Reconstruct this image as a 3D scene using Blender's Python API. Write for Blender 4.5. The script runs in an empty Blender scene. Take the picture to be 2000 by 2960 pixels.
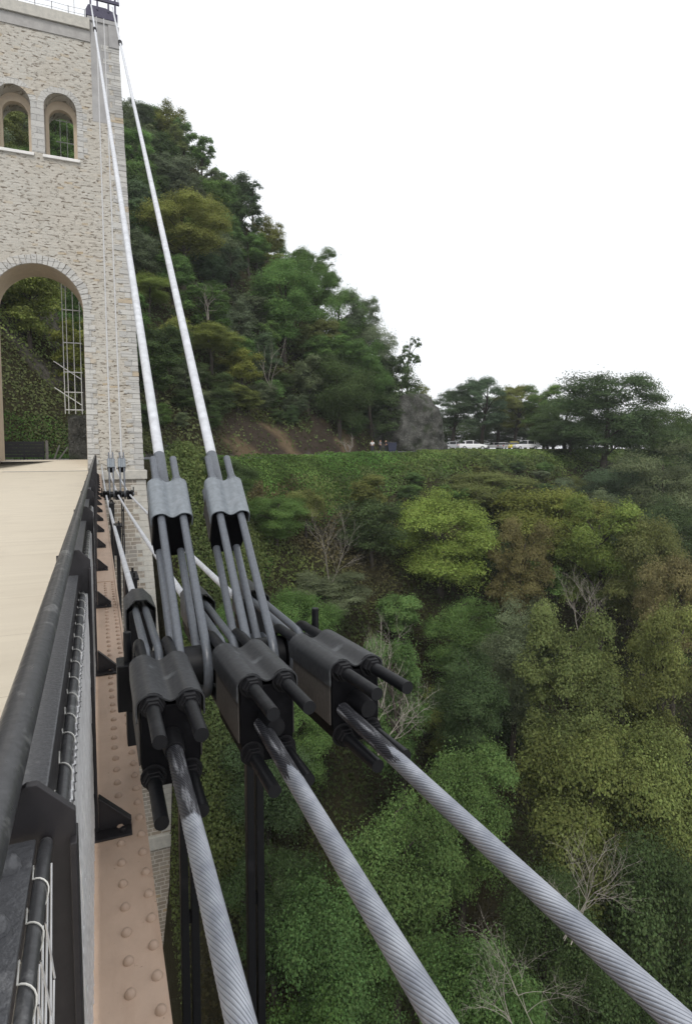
import bpy, math, random
import numpy as np
from mathutils import Vector, Matrix, Euler
R = math.radians
rng = np.random.default_rng(7)
random.seed(7)
scene = bpy.context.scene
col = scene.collection

# ------------------------------------------------------------------ camera
TH, PI_, FPX, CX, CY, CZ = R(22.28), R(4.0), 1750.0, 1000.0, 1417.0, 1.38
cf = Vector((math.sin(TH)*math.cos(PI_), math.cos(TH)*math.cos(PI_), -math.sin(PI_)))
cr = Vector((math.cos(TH), -math.sin(TH), 0))
cu = cr.cross(cf)
cd = bpy.data.cameras.new('camera'); cam = bpy.data.objects.new('camera', cd); col.objects.link(cam)
cam.matrix_world = Matrix((( cr.x, cu.x, -cf.x, 0), (cr.y, cu.y, -cf.y, 0), (cr.z, cu.z, -cf.z, CZ), (0, 0, 0, 1)))
cd.sensor_width = 36; cd.lens = FPX/2960*36; cd.shift_y = -63/2960; cd.clip_start = .05; cd.clip_end = 3000
scene.camera = cam

def spot(px, py, D=None, Y=None, X=None, Z=None):
    """world point seen in the photograph's direction (px,py) at depth D, or on a plane"""
    r = cf + cr*((px-CX)/FPX) - cu*((py-CY)/FPX)
    k = D if D is not None else (Y/r.y if Y is not None else (X/r.x if X is not None else (Z-CZ)/r.z))
    return Vector((0, 0, CZ)) + r*k
def pix(p):
    v = Vector(p) - Vector((0, 0, CZ)); d = v.dot(cf)
    if d < .1: return (-9999, -9999, d)
    return (CX+FPX*v.dot(cr)/d, CY-FPX*v.dot(cu)/d, d)

# ------------------------------------------------------------------ object helpers
def tag(o, label=None, cat=None, group=None, kind=None):
    if label: o['label'] = label
    if cat: o['category'] = cat
    if group: o['group'] = group
    if kind: o['kind'] = kind
    return o
def thing(name, label, cat, loc=(0, 0, 0), rot=(0, 0, 0), group=None):
    o = bpy.data.objects.new(name, None); col.objects.link(o)
    o.location = loc; o.rotation_euler = rot; o.empty_display_size = .2
    return tag(o, label, cat, group)
class MB:
    def __init__(s): s.v = []; s.f = []
    def add(s, vs, fs):
        n = len(s.v); s.v += [tuple(v) for v in vs]; s.f += [tuple(i+n for i in f) for f in fs]; return s
    def box(s, x0, x1, y0, y1, z0, z1, M=None):
        vs = [Vector((x, y, z)) for z in (z0, z1) for y in (y0, y1) for x in (x0, x1)]
        if M is not None: vs = [M @ v for v in vs]
        return s.add(vs, [(0, 2, 3, 1), (4, 5, 7, 6), (0, 1, 5, 4), (2, 6, 7, 3), (0, 4, 6, 2), (1, 3, 7, 5)])
    def prism(s, pts, axis, a, b):
        """polygon pts (2D) extruded along axis from a to b; axis 'x': pts=(y,z) 'y': (x,z) 'z': (x,y)"""
        def mk(p, t): return {'x': (t, p[0], p[1]), 'y': (p[0], t, p[1]), 'z': (p[0], p[1], t)}[axis]
        n = len(pts); vs = [mk(p, a) for p in pts] + [mk(p, b) for p in pts]
        return s.add(vs, [tuple(range(n))[::-1], tuple(range(n, 2*n))] + [(i, (i+1) % n, n+(i+1) % n, n+i) for i in range(n)])
    def tube(s, path, r, n=12, cap=True, closed=False):
        path = [Vector(p) for p in path]; m = len(path)
        rs = r if isinstance(r, (list, tuple)) else [r]*m
        T = []
        for i in range(m):
            a = path[(i-1) % m] if (closed or i > 0) else path[i]
            b = path[(i+1) % m] if (closed or i < m-1) else path[i]
            T.append((b-a).normalized())
        t = T[0]; ref = Vector((0, 0, 1)) if abs(t.z) < .9 else Vector((1, 0, 0))
        u = t.cross(ref).normalized(); vs = []
        for i in range(m):
            t = T[i]; u = (u - t*u.dot(t)).normalized(); w = t.cross(u)
            vs += [path[i] + (u*math.cos(2*math.pi*k/n) + w*math.sin(2*math.pi*k/n))*rs[i] for k in range(n)]
        fs = []
        for i in range(m if closed else m-1):
            j = (i+1) % m
            fs += [(i*n+k, i*n+(k+1) % n, j*n+(k+1) % n, j*n+k) for k in range(n)]
        if cap and not closed: fs += [tuple(range(n))[::-1], tuple(range((m-1)*n, m*n))]
        return s.add(vs, fs)
    def cyl(s, a, b, r, n=16): return s.tube([a, b], r, n)
    def grid(s, P):
        """P[i][j] points"""
        a, b = len(P), len(P[0]); vs = [p for row in P for p in row]
        return s.add(vs, [(i*b+j, i*b+j+1, (i+1)*b+j+1, (i+1)*b+j) for i in range(a-1) for j in range(b-1)])
    def build(s, name, m, parent=None, smooth=None, bevel=None):
        me = bpy.data.meshes.new(name); me.from_pydata(s.v, [], s.f); me.update()
        o = bpy.data.objects.new(name, me); col.objects.link(o)
        me.materials.append(m)
        if smooth:
            me.shade_smooth(); me.set_sharp_from_angle(angle=R(smooth))
        if parent: o.parent = parent
        if bevel:
            b = o.modifiers.new('bevel', 'BEVEL'); b.width = bevel; b.segments = 2; b.limit_method = 'ANGLE'; b.angle_limit = R(40)
        return o
def fix_normals(o):
    import bmesh
    bm = bmesh.new(); bm.from_mesh(o.data); bmesh.ops.recalc_face_normals(bm, faces=bm.faces); bm.to_mesh(o.data); bm.free()
    return o
def copy_tree(o, parent=None):
    c = o.copy(); col.objects.link(c); c.parent = parent
    for ch in o.children: copy_tree(ch, c)
    return c

# ------------------------------------------------------------------ materials
class NT:
    def __init__(s, name):
        s.m = bpy.data.materials.new(name); s.m.use_nodes = True; s.t = s.m.node_tree; s.t.nodes.clear()
        s.out = s.n('ShaderNodeOutputMaterial')
    def n(s, typ, **kw):
        nd = s.t.nodes.new(typ)
        for k, v in kw.items(): setattr(nd, k, v)
        return nd
    def set(s, sock, v):
        if hasattr(v, 'is_output'): s.t.links.new(v, sock)
        elif isinstance(v, bpy.types.NodeSocket): s.t.links.new(v, sock)
        else: sock.default_value = v
    def math(s, op, a, b=0.0, c=None, clamp=False):
        nd = s.n('ShaderNodeMath', operation=op, use_clamp=clamp); s.set(nd.inputs[0], a); s.set(nd.inputs[1], b)
        if c is not None: s.set(nd.inputs[2], c)
        return nd.outputs[0]
    def noise(s, vec, scale, detail=4, rough=.55, dist=0):
        nd = s.n('ShaderNodeTexNoise'); s.set(nd.inputs['Vector'], vec); nd.inputs['Scale'].default_value = scale
        nd.inputs['Detail'].default_value = detail; nd.inputs['Roughness'].default_value = rough; nd.inputs['Distortion'].default_value = dist
        return nd.outputs['Fac']
    def ramp(s, f, lo, hi):
        nd = s.n('ShaderNodeMapRange'); s.set(nd.inputs['Value'], f)
        nd.inputs['From Min'].default_value = lo; nd.inputs['From Max'].default_value = hi
        return nd.outputs['Result']
    def mix(s, f, a, b, mode='MIX'):
        nd = s.n('ShaderNodeMix', data_type='RGBA', blend_type=mode); s.set(nd.inputs[0], f); s.set(nd.inputs[6], rgb(a)); s.set(nd.inputs[7], rgb(b))
        return nd.outputs[2]
    def scale(s, vec, v):
        nd = s.n('ShaderNodeVectorMath', operation='MULTIPLY'); s.set(nd.inputs[0], vec); nd.inputs[1].default_value = v
        return nd.outputs[0]
    def bump(s, h, strength, dist):
        nd = s.n('ShaderNodeBump'); s.set(nd.inputs['Height'], h); nd.inputs['Strength'].default_value = strength; nd.inputs['Distance'].default_value = dist
        return nd.outputs[0]
    def pos(s): return s.n('ShaderNodeNewGeometry').outputs['Position']
    def obj(s): return s.n('ShaderNodeTexCoord').outputs['Object']
    def bsdf(s, color, rough=.6, metal=0., normal=None, spec=.5):
        p = s.n('ShaderNodeBsdfPrincipled'); s.set(p.inputs['Base Color'], rgb(color)); s.set(p.inputs['Roughness'], rough); s.set(p.inputs['Metallic'], metal)
        p.inputs['Specular IOR Level'].default_value = spec
        if normal is not None: s.set(p.inputs['Normal'], normal)
        s.t.links.new(p.outputs[0], s.out.inputs[0]); return s.m
def rgb(c):
    if isinstance(c, (tuple, list)) and len(c) == 3: return (*c, 1)
    return c

def steel(name, c, c2, rough=.42, wear=.55, scale=9, metal=0., bump=.15):
    t = NT(name); p = t.obj()
    n1 = t.noise(p, scale, 6, .65); n2 = t.noise(p, scale*6, 3)
    f = t.ramp(n1, wear, wear+.12)
    c0 = t.mix(t.ramp(n2, .3, .7), c, tuple(x*.72 for x in c))
    return t.bsdf(t.mix(f, c0, c2), t.math('ADD', t.math('MULTIPLY', n2, .25), rough-.1), metal, t.bump(n2, bump, .002), .3 if name.startswith('black') else .5)
M = {}
M['black'] = steel('black_paint', (.0065, .007, .009), (.013, .0135, .016), .42, .58)
M['blackdull'] = steel('black_dull', (.006, .006, .008), (.012, .012, .013), .55, .6)
M['scuffed'] = steel('scuffed_black_paint', (.032, .034, .038), (.10, .107, .115), .38, .57, 7, 0, .5)
M['bluegrey'] = steel('blue_grey_paint', (.20, .225, .25), (.25, .27, .295), .42, .6, 6)
M['rodgrey'] = steel('grey_rod_paint', (.115, .128, .15), (.15, .165, .19), .36, .6, 12)
M['sideplate'] = steel('primer_brown_side', (.075, .068, .062), (.05, .046, .043), .62, .52, 10)
M['rail'] = steel('worn_grey_rail', (.08, .081, .086), (.27, .27, .27), .30, .565, 11, .3, .4)
M['dark'] = steel('dark_post_paint', (.019, .017, .02), (.03, .028, .03), .48, .6)
M['slate'] = steel('slate_steel', (.05, .045, .09), (.08, .075, .13), .5, .55)
M['whitecable'] = steel('white_cable_sheath', (.60, .62, .66), (.50, .52, .56), .38, .58, 2)
M['whitesteel'] = steel('white_painted_steel', (.66, .67, .66), (.5, .5, .48), .5, .6, 3)
M['flatrail'] = steel('worn_flat_rail', (.12, .122, .13), (.2, .2, .205), .34, .58, 20, .1, .9)
M['wire'] = steel('stainless_wire', (.78, .78, .79), (.66, .66, .67), .45, .6, 3, .1)
M['tie'] = steel('white_tie', (.8, .79, .74), (.7, .69, .66), .5, .7, 3)

def tan_paint(name='tan_girder_paint', k=1.0):
    t = NT(name); p = t.obj()
    n = t.noise(p, 5, 6, .7); n2 = t.noise(p, 60, 4, .6); n3 = t.noise(t.scale(p, (1, .18, 1)), 9, 5, .6)
    c = t.mix(t.ramp(n, .3, .7), (.55*k, .41*k, .315*k), (.48*k, .35*k, .265*k))
    c = t.mix(t.math('MULTIPLY', t.ramp(n3, .54, .72), .5), c, (.33, .22, .15))
    c = t.mix(t.math('MULTIPLY', t.ramp(t.noise(t.scale(p, (1, .5, 1)), 3.2, 7, .7), .5, .72), .45), c, (.38, .29, .23))
    c = t.mix(t.math('MULTIPLY', t.ramp(n2, .69, .74), .7), c, (.10, .07, .05))
    return t.bsdf(c, .5, 0, t.bump(n2, .25, .002))
M['tan'] = tan_paint(); M['rivet'] = tan_paint('dirty_shaded_rivet_paint', .82)  # rivet tone darkened for dirt and for contact shade put into the colour
def deck_mat():
    t = NT('cream_deck_coating'); p = t.pos()
    n = t.noise(t.scale(p, (.25, 2.2, 1)), 2.2, 6, .65); n2 = t.noise(p, 1.1, 5, .6); n3 = t.noise(p, 26, 3)
    c = t.mix(t.ramp(n, .35, .7), (.60, .54, .435), (.53, .47, .375))
    c = t.mix(t.math('MULTIPLY', t.ramp(n2, .55, .75), .3), c, (.46, .39, .3))
    c = t.mix(t.math('MULTIPLY', t.ramp(n3, .68, .74), .35), c, (.3, .25, .2))
    sy = t.n('ShaderNodeSeparateXYZ'); t.set(sy.inputs[0], p)
    fr = t.math('FRACT', t.math('DIVIDE', t.math('ADD', sy.outputs[1], t.math('MULTIPLY', n2, .012)), 1.25))
    c = t.mix(t.math('MULTIPLY', t.math('LESS_THAN', fr, .006), .55), c, (.27, .2, .15))
    c = t.mix(t.math('MULTIPLY', t.ramp(t.noise(t.scale(p, (1, .35, 1)), .8, 6, .65), .52, .7), .35), c, (.42, .37, .3))
    return t.bsdf(c, .75, 0, t.bump(n3, .2, .003))
M['deck'] = deck_mat()

def stone(name, row, width, c1, c2, mort, msize, pit, pitcol, warp=.09, tint=None, bumpd=.03):
    t = NT(name); p = t.obj()
    nd = t.n('ShaderNodeTexNoise'); t.set(nd.inputs['Vector'], p); nd.inputs['Scale'].default_value = 1.6; nd.inputs['Detail'].default_value = 3
    off = t.n('ShaderNodeVectorMath', operation='MULTIPLY_ADD'); t.set(off.inputs[0], nd.outputs['Color']); off.inputs[1].default_value = (warp*2.2, warp, warp*1.6); t.set(off.inputs[2], p)
    sx = t.n('ShaderNodeSeparateXYZ'); t.set(sx.inputs[0], off.outputs[0])
    cb = t.n('ShaderNodeCombineXYZ'); t.set(cb.inputs[0], t.math('ADD', sx.outputs[0], sx.outputs[1])); t.set(cb.inputs[1], sx.outputs[2])
    br = t.n('ShaderNodeTexBrick'); t.set(br.inputs['Vector'], cb.outputs[0])
    br.inputs['Scale'].default_value = 1; br.inputs['Brick Width'].default_value = width; br.inputs['Row Height'].default_value = row
    br.inputs['Mortar Size'].default_value = msize; br.inputs['Mortar Smooth'].default_value = .3; br.inputs['Bias'].default_value = 0
    br.inputs['Color1'].default_value = (0, 0, 0, 1); br.inputs['Color2'].default_value = (1, 1, 1, 1); br.inputs['Mortar'].default_value = (.5, .5, .5, 1)
    br.squash = 1.35; br.squash_frequency = 3; br.offset_frequency = 2
    rnd = t.n('ShaderNodeSeparateColor'); t.set(rnd.inputs[0], br.outputs['Color'])
    n1 = t.noise(p, .35, 4, .6); n2 = t.noise(p, 14, 5, .7)
    c = t.mix(rnd.outputs[0], c1, c2)
    c = t.mix(t.math('MULTIPLY', t.ramp(rnd.outputs[0], .93, .99), .7), c, (.42, .31, .17))
    c = t.mix(t.math('MULTIPLY', t.ramp(n2, .35, .75), .35), c, tuple(x*.6 for x in c1))
    if tint: c = t.mix(t.ramp(n1, .4, .65), c, t.mix(.5, c, tint))
    c = t.mix(br.outputs['Fac'], c, mort)
    # open joints and pock holes, their inner shade put into the colour, longer than high
    pn = t.noise(t.scale(cb.outputs[0], (3.2, 8.2, 1)), 1.0, 4, .62, .35)
    hole = t.math('MULTIPLY', t.ramp(pn, pit, pit+.045), t.math('ADD', t.math('MULTIPLY', br.outputs['Fac'], .55), .55), clamp=True)
    c = t.mix(hole, c, pitcol)
    h = t.math('SUBTRACT', t.math('ADD', t.math('MULTIPLY', t.math('SUBTRACT', 1, br.outputs['Fac']), .6), t.math('MULTIPLY', n2, .5)), t.math('MULTIPLY', hole, 1.2))
    return t.bsdf(c, .9, 0, t.bump(h, .8, bumpd), .2)
M['rubble'] = stone('cream_rubble_stone', .17, .36, (.44, .41, .355), (.555, .52, .46), (.52, .485, .43), .02, .56, (.16, .125, .09), .1, (.52, .52, .49))
M['grey_stone'] = stone('grey_dressed_stone', .34, 1.2, (.43, .425, .41), (.58, .57, .54), (.27, .26, .25), .012, .62, (.16, .15, .14), .02)
M['pier_stone'] = stone('tan_coursed_stone', .26, .5, (.27, .225, .175), (.36, .315, .26), (.50, .46, .40), .034, .68, (.10, .085, .07), .05, (.33, .33, .32))
def plain_stone(name, c, c2, sc=2.5):
    t = NT(name); p = t.obj(); n = t.noise(p, sc, 6, .65); n2 = t.noise(p, sc*12, 4, .6)
    return t.bsdf(t.mix(t.ramp(n, .35, .7), c, c2), .85, 0, t.bump(n2, .35, .01), .2)
M['blockblack'] = steel('black_block_paint', (.005, .005, .0065), (.01, .01, .012), .6, .6)
M['blockblack'].node_tree.nodes['Principled BSDF'].inputs['Specular IOR Level'].default_value = .1
M['staysoft'] = steel('pale_grey_cable', (.46, .46, .46), (.38, .38, .38), .5, .6, 3)
M['concrete'] = plain_stone('smooth_concrete', (.40, .39, .375), (.31, .30, .29))
M['soffit'] = plain_stone('beige_render', (.55, .46, .35), (.48, .40, .31))
M['slot'] = plain_stone('grey_cement_strip', (.40, .395, .39), (.31, .305, .305), 1.2)
M['whitestone'] = plain_stone('white_sill_stone', (.78, .77, .75), (.66, .65, .63))
M['cap'] = plain_stone('pale_cap_stone', (.52, .50, .45), (.40, .39, .36), 4)
M['asphalt'] = plain_stone('asphalt', (.17, .175, .19), (.13, .133, .145))
M['wood'] = plain_stone('weathered_wood', (.34, .32, .29), (.22, .2, .18), 6)
def rock_mat():
    t = NT('grey_brown_rock'); p = t.pos()
    n = t.noise(p, .8, 8, .7); n2 = t.noise(p, 4.5, 6, .7); 
    c = t.mix(t.ramp(n, .35, .65), (.105, .105, .095), (.04, .041, .036))
    c = t.mix(t.math('MULTIPLY', t.ramp(n2, .52, .66), .75), c, (.20, .20, .19))
    c = t.mix(t.math('MULTIPLY', t.ramp(t.noise(p, .5, 4), .52, .62), .7), c, (.035, .05, .022))
    return t.bsdf(c, .95, 0, t.bump(n2, 1, .25), .1)
M['rock'] = rock_mat()
def strand_mat(tar_end, spread):
    t = NT('galvanised_strand'); p = t.obj()
    n = t.noise(p, 12, 5, .6); n2 = t.noise(t.scale(p, (60, 5, 60)), 1, 4, .7)
    sx = t.n('ShaderNodeSeparateXYZ'); t.set(sx.inputs[0], p)
    base = t.mix(t.ramp(n, .35, .7), (.46, .48, .53), (.27, .29, .34)); base = t.mix(t.math('MULTIPLY', t.ramp(n2, .55, .75), .4), base, (.2, .21, .24))
    edge = t.math('ADD', sx.outputs[1], t.math('MULTIPLY', t.math('SUBTRACT', n2, .5), spread))
    tar = t.ramp(edge, tar_end+.008, tar_end-.008)
    c = t.mix(tar, base, t.mix(t.ramp(n2, .5, .72), (.014, .014, .018), (.32, .33, .36)))
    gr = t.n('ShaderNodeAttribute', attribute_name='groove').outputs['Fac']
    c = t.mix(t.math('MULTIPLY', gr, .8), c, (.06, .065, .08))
    return t.bsdf(c, .38, t.math('SUBTRACT', .68, t.math('MULTIPLY', tar, .6)), None)
def leaf_mat(name, use_obj=True):
    t = NT(name)
    g = t.n('ShaderNodeNewGeometry'); at = t.n('ShaderNodeAttribute', attribute_name='tone')
    if use_obj: base = t.n('ShaderNodeObjectInfo').outputs['Color']
    else: base = t.n('ShaderNodeAttribute', attribute_name='tint').outputs['Color']
    hsv = t.n('ShaderNodeHueSaturation'); t.set(hsv.inputs['Color'], base)
    t.set(hsv.inputs['Hue'], t.math('ADD', .485, t.math('MULTIPLY', g.outputs['Random Per Island'], .03)))
    t.set(hsv.inputs['Saturation'], .97)
    t.set(hsv.inputs['Value'], t.math('MULTIPLY', at.outputs['Fac'], t.math('ADD', 1.36, t.math('MULTIPLY', g.outputs['Random Per Island'], .2))))
    d = t.n('ShaderNodeBsdfPrincipled'); t.set(d.inputs['Base Color'], hsv.outputs[0]); d.inputs['Roughness'].default_value = .7; d.inputs['Specular IOR Level'].default_value = .08
    tr = t.n('ShaderNodeBsdfTranslucent'); t.set(tr.inputs['Color'], hsv.outputs[0])
    mx = t.n('ShaderNodeMixShader'); mx.inputs[0].default_value = .34
    t.t.links.new(d.outputs[0], mx.inputs[1]); t.t.links.new(tr.outputs[0], mx.inputs[2]); t.t.links.new(mx.outputs[0], t.out.inputs[0])
    return t.m
M['leaf'] = leaf_mat('leaf'); M['cover'] = leaf_mat('ground_leaf', False)
M['bark'] = plain_stone('bark', (.065, .055, .045), (.035, .03, .025), 3)
M['palebark'] = plain_stone('pale_dead_wood', (.33, .30, .265), (.2, .18, .155), 3)
# ================================================================== BRIDGE DECK, GIRDER, RAILING
TOWER_Y = 40.0
dk = thing('bridge_deck', 'cream coated bridge deck running through the arch of the stone tower', 'bridge deck', (-2.7, 0, 0))
MB().box(-2.75, 2.56, -4, 39.2, -.16, 0).build('deck_slab', M['deck'], dk, bevel=.01)
fix_normals(MB().prism([(39.26, -.16), (39.26, .012), (41.4, .59), (43.6, .615), (43.6, -.16)], 'x', -2.62, 2.15).build('threshold_slab', M['deck'], dk))
MB().box(-2.3, 2.4, 39.16, 39.24, .005, .035).build('joint_strip', M['concrete'], dk)

gd = thing('edge_girder', 'tan painted riveted steel edge girder with a flat top flange beside the black railing', 'girder', (0, 0, -.22))
mb = MB(); mb.box(-.12, .150, -4, 39.9, -.022, 0)
fl = mb.build('top_flange', M['tan'], gd); mb = MB()
def rivet(mb, x, y, z, r=.0165):
    rings = [(r*1.05, 0), (r, .006), (r*.62, .015)]; n = 10; vs = []
    for rr, h in rings: vs += [(x+rr*math.cos(2*math.pi*k/n), y+rr*math.sin(2*math.pi*k/n), z+h) for k in range(n)]
    vs.append((x, y, z+.018)); fs = []
    for i in range(2): fs += [(i*n+k, i*n+(k+1) % n, (i+1)*n+(k+1) % n, (i+1)*n+k) for k in range(n)]
    fs += [(2*n+k, 2*n+(k+1) % n, 3*n) for k in range(n)]
    mb.add(vs, fs)
y = .2
while y < 7.6:
    zz = .008 if y < 3.9 else 0; rivet(mb, .047+random.uniform(-.002, .002), y+random.uniform(-.003, .003), zz); rivet(mb, .126+random.uniform(-.002, .002), y+.035, zz); y += .121
mb.build('rivets', M['rivet'], gd, smooth=50)['kind'] = 'stuff'
for a_, b_, c_ in ((-4, 3.9, .152), (7.7, 12.4, .15), (17, 24, .15)): MB().box(-.115, c_, a_, b_, .0005, .008).build('cover_plate', M['tan'], gd)
MB().box(.153, .172, 3.3, 39.9, -.10, .006).build('edge_angle', M['tan'], gd, bevel=.004)
MB().box(-.02, .0, -4, 39.9, -.9, -.0225).build('web', M['tan'], gd)
MB().box(-.14, .14, -4, 39.9, -.925, -.9005).build('bottom_flange', M['tan'], gd)

rl = thing('bridge_railing', 'black steel railing with grey tube handrail and white wire net along the deck edge', 'railing', (-.06, 0, 0))
NP = 21; POSTS = [-1.1+1.93*k-.02 for k in range(NP)]
POSTS = [(-1.11 if k == 0 else .80 if k == 1 else 2.62+1.945*(k-2)) for k in range(NP)]
hr = MB().tube([(-.0555, -1.6, .987), (-.0555, .9, .987), (-.0555, 2.6, .987), (-.0555, 20, .987), (-.0555, 39.9, .987)], .0238, 20).build('handrail', M['rail'], rl, smooth=40)
fb = MB(); fb.box(-.095, -.02, -1.6, .784, .905, .913)
for k in range(1, NP-1): fb.box(-.088, -.022, POSTS[k]+.016, POSTS[k+1]-.016, .868, .876)
for y_ in (.735, .64, .33, .24, -.1, -.2): rivet(fb, -.042, y_, .913, .0115)
fb.build('flat_bar', M['flatrail'], rl, smooth=35, bevel=.002)
for k in range(1, NP-1): MB().box(-.028, -.024, POSTS[k]+.017, POSTS[k+1]-.017, .66, .8675).build('rail_web', M['dark'], rl)
MB().tube([(-.010, -1.6, .905), (-.010, .76, .905), (-.010, .79, .90)], .0078, 14).build('net_rod', M['rail'], rl, smooth=40)
for k in range(1, NP-1): MB().cyl((-.009, POSTS[k]+.02, .80), (-.009, POSTS[k+1]-.02, .80), .0105, 12).build('net_rod', M['rail'], rl, smooth=40)
def post(y):
    p = MB(); pts = [(-.1, -.215), (.0235, -.215), (.0235, .932), (-.018, .974), (-.03, .974), (-.06, .955), (-.1, .955)]
    p.prism(pts, 'y', -.006, .006)
    # flange of the post along its outer edge
    p.box(.0165, .025, -.022, .022, -.2, .90)
    o = p.build('post', M['dark'], rl, bevel=.0015); fix_normals(o); o.location = (0, y, 0)
    g = MB().prism([(.026, -.206), (.15, -.206), (.15, -.185), (.026, -.065)], 'y', -.006, .006).box(-.09, .153, -.075, .02, -.216, -.205)
    g.prism([(.15, -.1845), (.154, -.1795), (.030, -.0595), (.026, -.0645)], 'y', -.02, .02)
    for q in (.118,): g.tube([(q, -.045, -.206), (q, -.045, -.188)], .012, 6)
    o2 = g.build('gusset', M['dark'], o, bevel=.0015); fix_normals(o2)
    return o
p0 = post(POSTS[0])
for y in POSTS[1:]:
    c = copy_tree(p0, rl); c.location = (0, y, 0)
def net(length, pitch, r, zt=.80, zb=-.16):
    mb = MB(); h = zt-zb; n = int((length+h*.6)/pitch)
    for i in range(-int(h*.6/pitch)-1, int(length/pitch)+1):
        for sgn in (1, -1):
            pts = []
            for z in np.linspace(0, h, 9):
                y = i*pitch+z*.6 if sgn > 0 else i*pitch+(h-z)*.6
                if 0 <= y <= length: pts.append((.006+sgn*r*.8+random.uniform(-.0015, .0015), y, zt-z))
            if len(pts) > 1: mb.tube(pts, r, 4, cap=False)
    for z in (.62, .4, .18, -.04): mb.tube([(.006, 0, z), (.006, length/2, z-.008), (.006, length, z)], r*1.3, 4, cap=False)
    return mb
net0 = net(1.9, .03, .003).build('wire_net', M['wire'], rl, smooth=60); net0.location = (0, POSTS[1]+.02, 0)
for k in range(2, NP-1):
    c = net0.copy(); col.objects.link(c); c.parent = rl; c.location = (0, POSTS[k]+.02, 0)
# the net in front of the first post hangs from its rod a little lower
nn = net(1.86, .05, .0011, .895, -.1).build('wire_net', M['wire'], rl, smooth=60); nn.location = (-.008, POSTS[0]+.02, 0)
def ties(y0, y1, z, x, rr, step, r):
    mb = MB(); y = y0; pts = []
    while y < y1:
        st = step*random.uniform(.7, 1.3)
        for f in np.arange(0, 1, .07):
            a = 2*math.pi*f-math.pi/2; k = 1 if math.sin(a) > -.3 else 1.9
            pts.append((x+rr*math.cos(a)*1.02, y+st*f*(.45 if f < .7 else 1)-.0*f, z+rr*math.sin(a)*k))
        y += st
    return mb.tube(pts, r, 5)
ties(.86, 12, .80, -.009, .0126, .115, .0013).build('lacing', M['tie'], rl, smooth=60)
ties(-.6, .72, .905, -.010, .0092, .08, .0009).build('lacing', M['tie'], rl, smooth=60)

# bracket boxes bolted to the girder's outer face
for i, (yy, lab) in enumerate(((6.5, 'black steel bracket box on the girder edge just beyond the near cable joint'),
                              (10.9, 'second black steel bracket box along the girder from the near cable joint'),
                              (15.3, 'third black steel bracket box along the girder, nearest the tower'))):
    b = thing('bracket_box', lab, 'bracket', (.29, yy, 0), group='bracket boxes along the girder')
    MB().box(-.066, .05, -.16, .16, -.42, .06).build('box_body', M['black'], b, bevel=.008)
    MB().box(-.066, .065, -.19, .19, .0605, .085).build('top_plate', M['blackdull'], b, bevel=.004)
    MB().box(-.03, .03, -.05, .05, -3.6, -.4205).build('stem', M['black'], b, bevel=.004)
    bb = MB()
    for q in (-.14, .14): bb.tube([(.02, q, .085), (.02, q, .13)], .012, 8)
    bb.build('bolt', M['blackdull'], b)

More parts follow.
